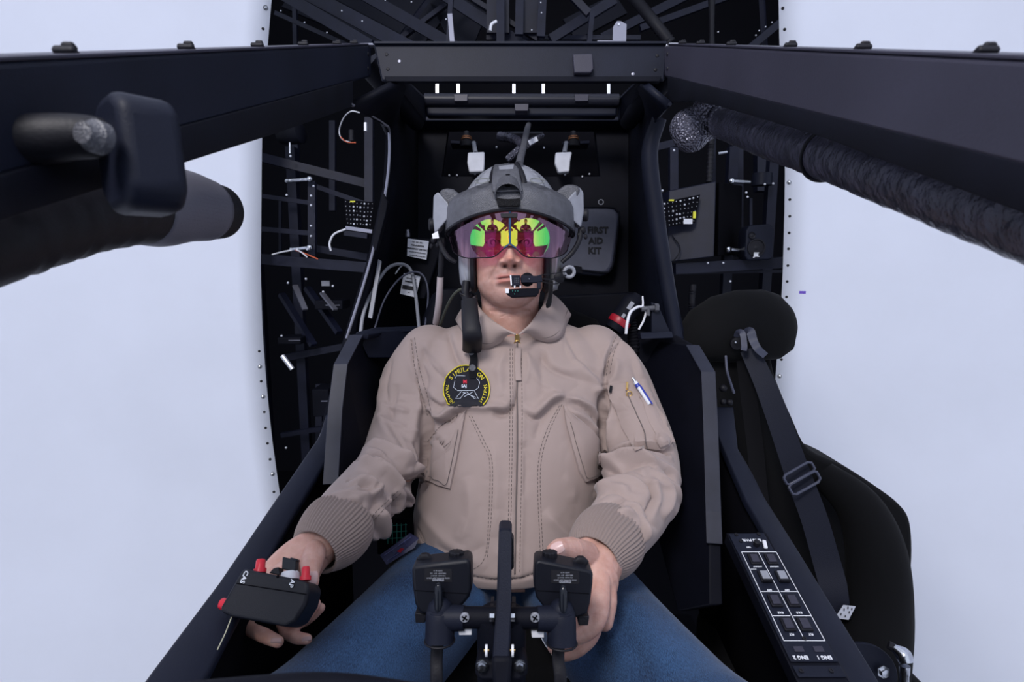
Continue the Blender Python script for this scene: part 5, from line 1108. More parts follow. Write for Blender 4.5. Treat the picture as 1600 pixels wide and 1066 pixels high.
mb = MB(); mb.lathe(JK.on(739, 556, .013), (0, -1, .25), [(0, .0058), (.0015, .005), (.002, .001)], 18); mb.lathe(JK.on(740.5, 578, .011), (0, -1, .25), [(0, .0068), (.002, .006), (.003, .001)], 18); mb.build('snap', 'helmet_grey', hm)
mb = MB(); mb.tube([(861, 440, 1.09), (860, 460, 1.085), (857, 476, 1.08), (853, 478, 1.08)], [.0045, .004, .005, .004], 10, 4); mb.build('chin_strap', 'velcro_black', hm)
# ================================================================== THINGS IN AND AROUND THE COCKPIT
# held box with red buttons
hb = thing('control_box', P(420, 975, .72), 'black handheld control box with three red buttons in the left-side hand', 'control box')
fr_ = [(379, 888, .715), (478, 908, .700), (484, 918, .698), (478, 945, .690), (461, 972, .682), (446, 980, .680), (360, 964, .688), (344, 957, .692), (344, 948, .694)]
nF = (V3(fr_[1]) - V3(fr_[0])).cross(V3(fr_[7]) - V3(fr_[0])).normalized(); nF = nF if nF.dot(FW) > 0 else -nF
mb = MB(); mb.prism([V3(p) for p in fr_], nF * .040); mb.build('case', 'plastic_box', hb, bevel=.005, seg=4)
def bp_(px, py, off=.0):  # point on the box face
    o_ = V3(fr_[0]); d_ = (P(px, py, 1) - CAMP); t_ = (o_ - CAMP).dot(nF) / d_.dot(nF); return CAMP + d_ * t_ - nF * off
mb = MB(); mb.tube([bp_(370, 912, .0002), bp_(479, 929, .0002)], .0006, 6); mb.build('seam', 'deep_black', hb)
uu = (bp_(376, 920) - bp_(388, 890)).normalized(); vv = (bp_(470, 905) - bp_(380, 888)).normalized(); vv = (vv - uu * vv.dot(uu)).normalized()
mb = MB(); text_on(mb, 'CAS', bp_(382, 902, .0006), uu, vv, .0082, .02); text_on(mb, 'AP', bp_(456, 912, .0006), uu, vv, .0078, .02)
mb.v = mb.v; mb.build('lettering', 'white_ink', hb, smooth=0)
tp = (bp_(379, 870) - bp_(376, 900)).normalized(); back = nF
for px, py, r_, ax_ in ((398, 888, .0060, tp), (470, 900, .0052, tp)):
    c = bp_(px, py) + back * .014; mb = MB(); mb.lathe(c, ax_, [(-.004, r_ + .0018), (.001, r_ + .0018), (.001, r_), (.011, r_ * .95), (.0125, r_ * .8), (.013, .001)], 24); mb.build('red_button', 'red_plastic', hb)
c = bp_(352, 945) + back * .012; lf = (bp_(340, 942) - bp_(380, 950)).normalized(); mb = MB(); mb.lathe(c, lf, [(-.006, .0068), (.011, .0068), (.013, .0060), (.0135, .001)], 24); mb.build('red_button', 'red_plastic', hb)
c = bp_(442, 898) + back * .020; mb = MB(); mb.lathe(c, tp, [(-.004, .0115), (.004, .0112), (.006, .009), (.0065, .001)], 28); mb.build('switch_base', 'white_plastic', hb)
mb = MB(); mb.box(c + tp * .014, (.019, .012, .015), Matrix((vv, nF, tp)).transposed()); mb.box(c + tp * .0215 + vv * .006, (.010, .011, .003), Matrix((vv, nF, tp)).transposed()); mb.build('hat_switch', mat('gloss_black', (.010, .012, .018), .10), hb, bevel=.002, seg=3)
mb = MB(); mb.lathe(bp_(434, 901, 0), -nF, [(0, .002), (.0004, .0018), (.0005, .0001)], 12); mb.build('screw_hole', 'deep_black', hb)
mb = MB(); mb.prism([bp_(414, 894) + back * .01, bp_(432, 897) + back * .01, bp_(428, 884) + back * .012, bp_(420, 886) + back * .012], back * .015); mb.build('switch_guard', 'rubber', hb, bevel=.001)
mb = MB(); mb.tube([(362, 964, .695), (352, 990, .655), (340, 1015, .615)], .0006, 6); mb.build('antenna', mat('pale_wire', (.75, .72, .5), .4), hb)

# hand grips on their column
cs = thing('control_column', Wc(0, .53, -.86), 'black control column with two boxed hand grips and clamp fittings between the legs', 'control column')
mb = MB(); mb.prism([(779, 830, .64), (783, 827, .645), (796, 827, .645), (800, 830, .64), (799, 930, .625), (797, 1032, .60), (769, 1032, .60), (775, 960, .62), (777, 900, .63)], FW * .034); mb.build('post', 'black_paint', cs, bevel=.003, seg=3)
mb = MB(); mb.prism([(799, 840, .655), (803, 845, .655), (803, 888, .65), (799, 892, .65)], FW * .02); mb.build('post_hook', 'rubber', cs, bevel=.001)
mb = MB(); mb.prism([(768, 1028, .598), (800, 1028, .598), (798, 1075, .59), (770, 1075, .59)], FW * .05); mb.build('post_foot', 'matt_black', cs, bevel=.004)
mb = MB(); mb.tube([Wc(-.012, .60, -.40), Wc(-.012, .60, -1.12)], .028, 20); mb.build('column_tube', 'matt_black', cs)
mb = MB(); mb.prism([(745, 1032, .612), (822, 1032, .612), (826, 1056, .608), (812, 1066, .605), (750, 1066, .605), (741, 1056, .608)], FW * .03); mb.build('clamp_block', 'matt_black', cs, bevel=.005)
mb = MB(); mb.prism([(766, 950, .66), (771, 950, .66), (766, 1040, .64), (757, 1040, .64)], FW * .03); mb.build('side_cheek', 'rubber', cs); mb = MB(); mb.prism([(800, 950, .66), (806, 950, .66), (808, 1040, .64), (799, 1040, .64)], FW * .03); mb.build('side_cheek', 'rubber', cs)
for px in (753, 812):
    mb = MB(); c = P(px, 1041, .606); mb.lathe(c, -FW, [(0, .0062), (.0015, .006), (.0016, .0042), (.005, .0040), (.0055, .001)], 6); mb.lathe(c + FW * .0002, -FW, [(0, .0068), (.001, .0066), (.0011, .001)], 20); mb.build('hex_bolt', 'steel', cs, smooth=30)
for px in (760, 801):
    mb = MB(); mb.lathe(P(px, 1017, .605), (1, 0, 0), [(-.0012, .006), (.0012, .006)], 20); mb.build('white_washer', 'white_plastic', cs)
    mb = MB(); mb.cyl(P(px - 4, 1017, .605), P(px + 4, 1017, .605), .0015, 8); mb.build('pin', 'brass', cs)
for px in (768, 800):
    mb = MB(); mb.lathe(P(px, 965, .625), (1, 0, 0), [(-.002, .0045), (.003, .0045)], 6); mb.build('nut', 'steel', cs, smooth=30)
def grip(s_, body, knobs, lab, stem, tube, htube, screw, tab, cable, foot, dg=.655):
    g = MB(); g.prism([(x_, y_, dg) for x_, y_ in body], FW * .034); g = g.build('hand_grip', 'plastic_box', cs, bevel=.004, seg=3)
    mb = MB(); y_ = 925; xs = [p[0] for p in body]; mb.tube([P(min(xs) + 5, y_ - 2, dg - .0002), P(max(xs) - 6, y_ + 3, dg - .0002)], .0005, 5); mb.build('seam', 'deep_black', g)
    for k, (x_, yk, kind) in enumerate(knobs):
        c = P(x_, yk, dg + .020); mb = MB()
        if kind: mb.lathe(c, UP, [(-.006, .0085), (.001, .0088)], 24); mb.tube([c + UP * .001, c + UP * .003, c + UP * .008, c + UP * .009], [.0080, .0086, .0086, .007], 40, prof=lambda a_, t: 1 + .07 * (1 if sin(a_ * 10) > 0 else -1))
        else: mb.lathe(c, UP, [(-.006, .0085), (.002, .0082), (.004, .006)], 24); mb.ell([(c + UP * h_, RT * w1, FW * w2) for h_, w1, w2 in ((.003, .0085, .004), (.006, .0098, .0046), (.009, .007, .0045), (.0115, .004, .0035))], 20, 3)
        mb.build('thumb_knob', 'rubber', g)
    (x0, y0), (x1, y1) = lab; ctr = P((x0 + x1) / 2, (y0 + y1) / 2, dg - .0006)
    mb = MB(); mb.prism([(x0, y0, dg - .0005), (x1, y0 + 1.5, dg - .0005), (x1, y1, dg - .0005), (x0, y1 - 1.5, dg - .0005)], FW * .001); mb.build('label', 'black_ink', g, smooth=0)
    mb = MB(); px_ = dg / F
    text_on(mb, 'mason', ctr - UP * 8 * px_, -RT, -UP, .0052, .04)
    for r_, t_ in ((-2.5, 'HAND CONTROL ASSY 6200-01'), (1.2, 'P/N 94-331  S/N 0117'), (5, 'MFR 81039   24 V   DC'), (9, 'DATE  06 14')): text_on(mb, t_, ctr - UP * (2 - r_) * px_ + RT * 0, -RT, -UP, .0019, .02)
    mb.build('label_print', 'grey_plastic', g, smooth=0)
    mb = MB(); mb.tube([P(stem[0], stem[1], dg - .006), P(stem[0], stem[1] + 6, dg - .010), P(stem[0], stem[2] - 8, dg - .012), P(stem[0] + 0, stem[2], dg - .008)], [.0032, .0046, .0048, .004], 16, 3); mb.sph(P(stem[0], stem[1] + 1, dg - .008), .0036, 12, 8); mb.build('stem_lug', 'gloss_black', g)
    cl = MB(); (tx, ty0, ty1, tr2) = tube; cl.tube([P(tx, ty0, dg - .004), P(tx, ty0 + 12, dg - .004), P(tx - s_ * 1, ty1, dg - .012)], [.0135, .0165, .0165], 28, 3); cl.sph(P(tx, ty0 + 6, dg - .003), (.0150, .0140, .0150), 20, 12)
    cl.tube([P(tx + s_ * 6, htube[0], dg - .006), P(tx + s_ * 38, htube[0], dg - .008)], [.0145, .0135], 24); cl = cl.build('clamp_tee', 'black_paint', cs)
    mb = MB(); mb.torus(P(tx - s_ * 1, ty1 - 3, dg - .012), UP, .0166, .0012, 32, 6); mb.build('collar_ring', 'rubber', cl)
    mb = MB(); mb.cyl(P(tx + s_ * 36, htube[0] - 1, dg - .008), P(784, htube[0] - 1, .645), .0118, 24); mb.build('cross_tube', 'matt_black', cs)
    c = P(screw[0], screw[1], dg - .0215); mb = MB(); mb.lathe(c, -FW, [(-.003, .0052), (0, .0052), (.0006, .0046), (.0007, .0001)], 24); mb.build('screw', 'grey_plastic', cl)
    mb = MB(); 
    for a_ in (pi / 4 + .2, -pi / 4 + .2): e_ = RT * cos(a_) + UP * sin(a_); mb.beam(c - e_ * .0036 - FW * .0008, c + e_ * .0036 - FW * .0008, .0016, .0006, up=FW)
    mb.build('screw_cross', 'deep_black', cl, smooth=0)
    (a_, b_), (c_, d_) = tab; mb = MB(); mb.prism([(a_, b_ + 2, dg - .012), (c_, b_, dg - .012), (c_, d_, dg - .012), (a_ + 1, d_, dg - .012)], FW * .004); mb.build('white_tab', 'grey_plastic' if False else 'white_plastic', cl, bevel=.0006)
    mb = MB(); mb.tube([P(cable[0], 1000, dg - .010), P(cable[0] - 2, 1030, dg - .012), P(cable[1], 1066, dg - .02), P(cable[1] - 3, 1130, dg - .02)], .0072, 14, 5, flat=.35, up=(0, -1, 0)); mb.build('flat_cable', 'rubber', cs, smooth=60)
    mb = MB(); mb.prism([(foot[0], foot[1], dg + .006), (foot[0] + 18, foot[1] + 2, dg + .006), (foot[0] + 16, foot[1] + 16, dg + .006), (foot[0] + 1, foot[1] + 16, dg + .006)], FW * .02); mb.build('foot_tab', 'rubber', g, bevel=.001)
grip(1, [(643, 888), (648, 884), (728, 875), (735, 877), (736, 885), (737, 922), (733, 935), (722, 948), (700, 958), (672, 962), (655, 960), (648, 945), (644, 915)], [(664, 880, 0), (713, 873, 1)], [(663, 888), (706, 910)], (685, 915, 960), (688, 948, 1004, 0), (966, 0), (726, 966), [(716, 980), (737, 993)], (684, 682), (648, 958))
grip(-1, [(836, 880), (842, 876), (920, 892), (927, 896), (926, 915), (922, 945), (917, 960), (900, 966), (870, 962), (848, 948), (838, 935), (834, 915)], [(859, 873, 1), (907, 885, 0)], [(861, 891), (905, 913)], (880, 919, 962), (877, 950, 1008, 0), (967, 0), (836, 966), [(830, 984), (850, 997)], (874, 876), (903, 962))

# engine power panel on the right sill
pn = thing('switch_panel', P(1215, 935, .85), 'black engine power panel with eight square push buttons on the right sill', 'panel')
A_ = P(1135, 833, .955); B_ = P(1193, 833, .955); C_ = P(1236, 1037, .755); D_ = P(1309, 1038, .755)
EX = (B_ - A_).normalized(); EY = (C_ - A_); EY = (EY - EX * EY.dot(EX)).normalized(); EN = EX.cross(EY).normalized(); EN = EN if EN.z > 0 else -EN
def pp(px, py, off=0.0):
    d_ = (P(px, py, 1) - CAMP); t_ = (A_ - CAMP).dot(EN) / d_.dot(EN); return CAMP + d_ * t_ + EN * off
mb = MB(); mb.prism([pp(1135, 833), pp(1198, 833), pp(1344, 1100), pp(1262, 1100)], -EN * .022); mb.build('housing', 'matt_black', pn, bevel=.001)
mb = MB(); mb.prism([pp(1138, 836, .0005), pp(1193, 835, .0005), pp(1309, 1036, .0005), pp(1235, 1036, .0005)], EN * .0025); mb.build('face_plate', 'black_paint', pn, bevel=.0008)
mb = MB(); mb.prism([pp(1237, 1042, .0005), pp(1312, 1042, .0005), pp(1322, 1060, .0005), pp(1247, 1060, .0005)], EN * .0025); mb.build('lower_plate', 'black_paint', pn, bevel=.0008)
for px, py in ((1150, 838), (1185, 837), (1157, 848), (1196, 849), (1256, 1001), (1251, 1051), (1298, 1051)):
    mb = MB(); mb.lathe(pp(px, py, .003), EN, [(0, .0032), (.0015, .003), (.0017, .0014), (.0010, .001)], 14); mb.build('screw', 'rubber', pn)
fp = lambda q: pp(*q, .0034)
mb = MB()
def ln(a_, b_, w_=.0009): mb.beam(fp(a_), fp(b_), w_, .0004, up=EN)
for a_, b_ in (((1158, 865), (1212, 865)), ((1212, 865), (1288, 1004)), ((1288, 1004), (1224, 1004)), ((1224, 1004), (1158, 865)), ((1184, 865), (1256, 1002)), ((1172, 892), (1181, 892)), ((1189, 927), (1216, 927)), ((1219, 927), (1246, 927)), ((1207, 965), (1234, 965)), ((1239, 965), (1267, 965))): ln(a_, b_)
UPS = dict(u=-EX, v=EY)
for t_, x_, y_, sz in (('ENG PWR', 1174, 846.5, .0068), ('TEST', 1169, 857.5, .0035), ('OFF', 1201.5, 924.5, .0040), ('OFF', 1229, 924.5, .0040), ('IDLE', 1219, 960, .0042), ('IDLE', 1248, 960, .0042), ('FLT', 1236, 994, .0042), ('FLT', 1266, 994, .0042), ('LOCKOUT', 1183, 888, .0028), ('LOCKOUT', 1209, 888, .0028), ('ENG 2', 1250, 1030, .0072), ('ENG 1', 1287, 1030, .0072)):
    text_on(mb, t_, fp((x_, y_)), -EX, EY, sz, .03)
mb.build('lettering', 'white_ink', pn, smooth=0)
for i, (xa, xb, y_) in enumerate(((1178, 1204, 877), (1194, 1221, 904), (1210, 1237, 942), (1230, 1256, 979))):
    for x_ in (xa, xb):
        c = pp(x_, y_, .003); Rp = Matrix((EX, EY, EN)).transposed(); lit = i == 1
        mb = MB(); mb.box(c + EN * .001, (.0165, .0205, .004), Rp); bt = mb.build('push_button', 'rubber', pn, bevel=.001)
        mb = MB(); mb.box(c + EN * (.0045 if lit else .0035), (.0115, .0150, .003), Rp); mb.build('button_cap', 'grey_plastic' if lit else 'grey_paint', bt, bevel=.0006)
        if lit: mb = MB(); mb.box(c + EN * .005 + EY * .0105, (.0150, .0030, .005), Rp); mb.build('guard', 'rubber', bt, bevel=.0006)
for x_ in (1247, 1278):
    mb = MB(); mb.box(pp(x_, 1017, .0032), (.013, .008, .0016), Matrix((EX, EY, EN)).transposed()); mb.build('indicator', 'grey_paint', pn, bevel=.0004)
mb = MB(); mb.lathe(pp(1181, 854, .003), EN, [(0, .0052), (.008, .0050), (.009, .004), (.0092, .001)], 20); mb.build('knob', 'rubber', pn)
mb = MB(); mb.box(pp(1194, 855, .006), (.006, .016, .004), Matrix((EX, EY, EN)).transposed() @ Matrix.Rotation(.2, 3, 'Z')); mb.build('white_toggle', 'white_plastic', pn, bevel=.001)

# passenger seat beside the cockpit
st_ = thing('passenger_seat', P(1290, 1050, 1.2) + Vector((0, .1, -.35)), 'black fabric bucket seat with a seat belt, empty, right of the cockpit', 'seat')
sb = MB(); out = [(1062, 620), (1075, 545), (1130, 520), (1195, 535), (1213, 590), (1240, 655), (1266, 703), (1325, 732), (1380, 768), (1408, 790), (1423, 812), (1428, 850), (1426, 905), (1418, 985), (1413, 1080), (1395, 1200), (1200, 1200), (1110, 900)]
sb.prism([(x_, y_, 1.30) for x_, y_ in crom(out + [out[0]], 4)[:-1]], Vector((0, .14, 0))); sb.build('backrest', 'seat_fabric', st_, bevel=.012, seg=4)
mb = MB(); mb.tube([(1285, 740, 1.25), (1340, 790, 1.20), (1368, 860, 1.16), (1372, 960, 1.12), (1360, 1080, 1.05)], [.03, .045, .055, .06, .06], 20, 5); mb.build('side_bolster', 'seat_fabric', st_)
mb = MB(); mb.ell([(P(x_, y_, 1.30), (UP * 1 + RT * -.25).normalized() * hh, FW * hd) for x_, y_, hh, hd in ((1050, 545, .01, .02), (1062, 540, .03, .04), (1090, 525, .060, .06), (1125, 515, .078, .065), (1165, 509, .084, .068), (1200, 507, .082, .065), (1220, 504, .068, .055), (1231, 500, .038, .04), (1235, 498, .012, .02))], 36, 2.3); mb.build('headrest', 'seat_fabric', st_)
mb = MB(); mb.box(P(1290, 1100, 1.08), (.36, .46, .12)); mb.build('cushion', 'seat_fabric', st_, bevel=.03, seg=4)
def strap(name, pts, w_, m_, parent, th=.0022, tw=None):
    q = crom([tuple(V3(p)) for p in pts], 8); q = [Vector(a_) for a_ in q]; mb = MB(); R = []
    for i, p in enumerate(q):
        t_ = (q[min(i + 1, len(q) - 1)] - q[max(i - 1, 0)]).normalized(); vw = (p - CAMP).normalized(); vw = (vw + Vector((tw or 0, 0, 0))).normalized(); x_ = t_.cross(vw).normalized(); n_ = x_.cross(t_)
        ww = w_(i / (len(q) - 1)) if callable(w_) else w_
        R.append([p + x_ * ww / 2 + n_ * th / 2, p + x_ * ww * .25 + n_ * (th / 2 + .001), p - x_ * ww * .25 + n_ * (th / 2 + .001), p - x_ * ww / 2 + n_ * th / 2, p - x_ * ww / 2 - n_ * th / 2, p + x_ * ww / 2 - n_ * th / 2])
    mb.loft(R); return mb.build(name, m_, parent, smooth=50)
bl = thing('seat_belt', P(1250, 745, 1.16), 'dark blue seat belt with a slide buckle hanging down the empty passenger seat', 'seat belt')
strap('belt_strap', [(1170, 545, 1.24), (1195, 600, 1.21), (1218, 660, 1.19), (1246, 740, 1.17), (1272, 810, 1.15), (1292, 880, 1.13), (1306, 930, 1.11), (1316, 968, 1.10)], lambda t: lerp(.038, .050, min(1, t * 2.2)) if t < .8 else lerp(.05, .03, (t - .8) / .2), 'webbing', bl)
strap('belt_strap', [(1162, 550, 1.27), (1170, 620, 1.26), (1180, 700, 1.25), (1188, 780, 1.24), (1200, 850, 1.22)], .034, 'velcro_black', bl)
strap('shoulder_loop', [(1150, 530, 1.24), (1153, 520, 1.225), (1160, 521, 1.215), (1163, 540, 1.21), (1162, 548, 1.21)], .012, 'grey_plastic' if False else 'kit_vinyl', bl)
strap('shoulder_loop', [(1163, 524, 1.23), (1172, 518, 1.215), (1177, 532, 1.21), (1184, 545, 1.20), (1196, 556, 1.20)], lambda t: .020 - .006 * t, 'kit_vinyl', bl)
mb = MB(); mb.lathe(P(1150, 536, 1.24), (-.2, -1, 0), [(0, .014), (.012, .013), (.014, .001)], 20); mb.build('belt_reel', 'rubber', bl); mb = MB(); mb.lathe(P(1149, 535, 1.223), (-.2, -1, 0), [(0, .003), (.002, .002), (.0025, .0003)], 10); mb.build('reel_screw', 'steel', bl)
bk = MB(); Cb = P(1252, 746, 1.145); ux = (P(1276, 733, 1.145) - P(1228, 760, 1.145)).normalized(); uy = (P(1260, 770, 1.145) - P(1246, 724, 1.145)); uy = (uy - ux * uy.dot(ux)).normalized()
def rr2(w_, h_, y0, r_): 
    q = [Cb + ux * a_ * w_ + uy * (y0 + b_ * h_) for a_, b_ in ((-1, -.6), (-.8, -1), (.8, -1), (1, -.6), (1, .6), (.8, 1), (-.8, 1), (-1, .6), (-1, -.6))]; bk.tube(q, r_, 10)
rr2(.032, .011, -.009, .0028); rr2(.032, .012, .013, .0030); bk.build('slide_buckle', 'kit_vinyl', bl)
tg = MB(); tg.prism([(1305, 966, 1.09), (1318, 946, 1.09), (1337, 948, 1.09), (1326, 969, 1.09)], (0, .001, 0)); tg.build('care_label', 'paper', bl, smooth=0)
mb = MB()
for x_, y_ in ((1314, 960), (1319, 953), (1325, 950), (1321, 963), (1327, 957), (1331, 952)): mb.box(P(x_, y_, 1.088), (.0016, .0006, .0048))
mb.build('label_print', 'black_ink', bl, smooth=0)
for a_, b_, c_, lb in ((1128, 607, .014, 1), (1128, 628, .012, 1), (1138, 629, .012, 1)):
    mb = MB(); mb.sph(P(a_ + 2, b_, 1.22), c_ * .6, 12, 8); mb.build('adjuster_knob', 'rubber', st_)
mb = MB(); mb.tube([(1134, 556, 1.22), (1136, 580, 1.21), (1142, 600, 1.21), (1147, 615, 1.21)], .0028, 8, 5); mb.build('release_cable', 'kit_vinyl', st_)
rp = thing('recline_bracket', P(1350, 1066, .98), 'black round bracket plate with a steel lever joint at the lower right', 'bracket')
mb = MB(); mb.prism([P(1345 + 58 * cos(t), 1060 + 54 * sin(t), .98) for t in np.linspace(0, 2 * pi, 40)[:-1]], FW * .008); mb.build('plate', 'black_paint', rp, bevel=.001)
mb = MB(); c = P(1380, 1050, .972); mb.lathe(c, -FW, [(0, .0115), (.0015, .0112), (.0016, .0075), (.007, .007), (.0075, .001)], 6); mb.build('hex_bolt', 'steel', rp, smooth=30)
mb = MB(); mb.tube([(1394, 1011, .965), (1402, 1016, .96), (1411, 1024, .955), (1416, 1036, .95)], [.006, .009, .0135, .011], 18, 3); mb.lathe(P(1413, 1040, .95), -UP, [(0, .0085), (.014, .0080), (.016, .007), (.05, .0075)], 16); mb.build('lever_joint', 'steel', rp)
mb = MB(); mb.tube([(1388, 1008, .967), (1398, 1013, .963)], .007, 10); mb.build('lever_boot', 'rubber', rp)

# first aid kit on the rear bulkhead
fk = thing('first_aid_kit', P(935, 428, 1.6), 'grey soft first aid kit pouch strapped to the bulkhead beside the helmet', 'first aid kit')
ko = [(872, 322), (955, 321), (966, 326), (971, 338), (970, 352), (962, 408), (958, 420), (950, 429), (940, 431), (872, 424)]
mb = MB(); mb.prism([(x_, y_, 1.60) for x_, y_ in ko], FW * .05); mb.build('pouch', 'kit_vinyl', fk, bevel=.014, seg=5)
q = crom([(P(x_, y_, 1.598)[:]) for x_, y_ in [(905, 324), (953, 324), (963, 329), (967, 340), (959, 407), (955, 419), (947, 426), (905, 422)]], 5)
mb = MB(); mb.tube([Vector(a_) for a_ in q], .0028, 8); mb.build('zip_piping', 'matt_black', fk)
mb = MB(); 
for t_, y_ in (('FIRST', 360), ('AID', 376.5), ('KIT', 392)): text_on(mb, t_, P({'FIRST': 934, 'AID': 931, 'KIT': 929}[t_], y_, 1.597), RT, UP, .0245, .035)
mb.build('lettering', 'black_ink', fk, smooth=0)
mb = MB(); mb.torus(P(939, 316, 1.6), FW, .007, .0015, 20, 6); mb.build('loop', 'grey_plastic', fk); mb = MB(); mb.prism([(895, 425, 1.597), (910, 427, 1.597), (909, 417, 1.597), (897, 415, 1.597)], FW * -.001); mb.build('stitched_tab', 'matt_black', fk, smooth=0)

# covered lamps in the bulkhead recess
for x_, lb, sk in ((744, 'paper-covered lamp hanging at the left of the bulkhead recess', 0), (881, 'paper-covered lamp hanging at the right of the bulkhead recess', 3)):
    lp_ = thing('covered_lamp', P(x_, 253, 1.60), lb, 'lamp'); s_ = 1 if x_ < 800 else -1
    mb = MB(); c = P(x_ - s_ * 15, 222, 1.62); mb.lathe(c, UP, [(-.014, .018), (0, .019), (.004, .013), (.012, .0125), (.016, .014), (.022, .010), (.03, .008)], 20); mb.build('socket', 'rubber', lp_)
    mb = MB(); mb.torus(c + UP * .008, UP, .0135, .0022, 20, 6); mb.torus(c + UP * .014, UP, .0125, .0018, 20, 6); mb.build('winding', 'copper', lp_)
    mb = MB(); mb.prism([P(x_ - s_ * 40, 219, 1.63), P(x_ + s_ * 2, 222, 1.60), P(x_ + s_ * 2, 226, 1.60), P(x_ - s_ * 40, 224, 1.63)], FW * .05); mb.build('bracket', 'rack_steel', lp_, bevel=.001)
    mb = MB(); mb.tube([P(x_ - s_ * 4, 222, 1.60), P(x_ - s_ * 1, 238, 1.595)], [.006, .0065], 12, 3); mb.build('stem', 'grey_plastic', lp_)
    po = [(x_ - 13, 238), (x_ + 13, 237), (x_ + 13 - sk, 252), (x_ + 12 - sk, 268), (x_ - 11 + sk, 269 + sk * .3), (x_ - 14, 254)]
    mb = MB(); mb.prism([P(a_, b_, 1.59) for a_, b_ in po], FW * .022); mb.build('paper_cover', 'paper', lp_, bevel=.004, seg=3)
tb = thing('vent_tube', P(805, 225, 1.6), 'clear ribbed tubes branching above the helmet in the bulkhead recess', 'tube')
mb = MB(); mb.tube([(780, 213, 1.6), (796, 215, 1.58), (808, 220, 1.55), (817, 228, 1.5)], [.013, .013, .012, .010], 14, 6, prof=lambda a_, t: 1 + .08 * sin(t * 50)); mb.build('curved_tube', 'silver_tape', tb)
mb = MB(); mb.tube([(792, 250, 1.5), (800, 243, 1.5), (812, 232, 1.5)], [.0085, .0095, .0090], 14, 4); mb.build('lower_tube', 'foil_wrap', tb)
mb = MB(); mb.tube([(822, 227, 1.5), (833, 220, 1.52), (848, 212, 1.56)], [.010, .010, .006], 14, 4); mb.build('upper_tube', 'foil_wrap', tb); mb = MB(); mb.prism([(825, 220, 1.49), (838, 213, 1.49), (841, 220, 1.49), (828, 227, 1.49)], FW * .002); mb.build('paper_sleeve', 'paper', tb)

# radio box with two white labels
rb = thing('radio_unit', P(650, 465, 1.42), 'upright black radio unit with two white printed labels left of the helmet', 'radio')
mb = MB(); mb.prism([(634, 370, 1.44), (673, 373, 1.42), (690, 385, 1.42), (664, 468, 1.42), (624, 466, 1.44)], FW * .04); mb.build('case', 'matt_black', rb, bevel=.004)
for (pl, rowsn, m_) in (([(637, 372.5), (670, 377), (666, 406), (636, 400)], 4, 0), ([(631, 427), (657, 432), (650, 465), (625, 459)], 5, 1)):
    mb = MB(); mb.prism([(x_, y_, 1.405) for x_, y_ in pl], FW * .002); mb.build('label', 'paper', rb, smooth=0)
    u_ = (P(*pl[1], 1.4) - P(*pl[0], 1.4)).normalized(); v_ = (P(*pl[0], 1.4) - P(*pl[3], 1.4)).normalized(); mb = MB(); c = P(sum(p[0] for p in pl) / 4, sum(p[1] for p in pl) / 4, 1.4035)
    L_ = ['FAR   UHF   MSE 3', 'FOR AUDITIVE', 'EMERGENCY USE ONLY', 'IN CASE OF FIRE SEE NOTE', 'DO NOT OPEN THIS UNIT'] if not m_ else ['USE WITH CARE', 'EMERGENCY', '', 'PART AA2', 'AA']
    for i, t_ in enumerate(L_):
        if t_: text_on(mb, t_, c + v_ * (.016 - .0085 * i), u_, v_, .0050 if i in (1, 2) else .0034, .03)
    if m_: mb.prism([(629, 445, 1.403), (652, 449, 1.403), (651, 455, 1.403), (628, 451, 1.403)], FW * -.0004)
    mb.build('label_print', 'black_ink', rb, smooth=0)
mb = MB(); mb.lathe(P(637, 368, 1.43), UP, [(-.004, .006), (.006, .006), (.008, .0045), (.014, .005), (.016, .001)], 14); mb.build('antenna_plug', 'edge_steel', rb)
for pts, r_, m_, lb in (([(563, 525, 1.26), (568, 490, 1.28), (582, 455, 1.32), (605, 420, 1.36), (628, 413, 1.39), (643, 425, 1.40), (650, 465, 1.38), (655, 515, 1.33)], .0042, 'grey_plastic', 'thick pale grey cable looping over the left seat wing'),
                        ([(585, 515, 1.3), (600, 470, 1.33), (622, 438, 1.36), (645, 425, 1.385), (662, 432, 1.39), (669, 460, 1.38), (664, 512, 1.34)], .0024, 'kit_vinyl', 'thin dark cable looping beside the thick grey cable'),
                        ([(633, 412, 1.40), (625, 418, 1.40), (618, 428, 1.39)], .0018, 'white_plastic', 'cut white cable tie end on the grey cable loop')):
    mb = MB(); mb.tube(pts, r_, 10, 6); tag(mb.build('cable', m_, None, smooth=60), lb, 'cable')

# fire bottle and its bracket
fe = thing('fire_extinguisher', P(968, 512, 1.24), 'small black fire extinguisher with a red band behind the right shoulder', 'fire extinguisher')
a_ = P(963, 510, 1.24); b_ = P(996, 462, 1.24); ax_ = (b_ - a_).normalized(); L_ = (b_ - a_).length
mb = MB(); mb.lathe(a_ - ax_ * .01, ax_, [(0, .021), (.016, .0235), (L_ * .9, .0235), (L_ * 1.0, .019), (L_ * 1.08, .012), (L_ * 1.15, .010)], 28); mb.build('bottle', 'matt_black', fe)
mb = MB(); mb.lathe(a_ + ax_ * .004, ax_, [(0, .0238), (.002, .0245), (.013, .0245), (.015, .0238)], 28); mb.build('red_band', 'dark_red', fe)
Rb = Matrix((RT, FW, UP)).transposed(); nn = (CAMP - a_).normalized()
for f_, w_, h_, m_ in ((.66, .009, .018, 'grey_plastic'), (.34, .007, .009, 'grey_plastic')):
    c = a_ + ax_ * L_ * f_ + nn * .0237; sxx = ax_.cross(nn).normalized(); mb = MB(); mb.box(c, (w_, .001, h_), Matrix((sxx, nn, ax_)).transposed()); mb.build('label', m_, fe)
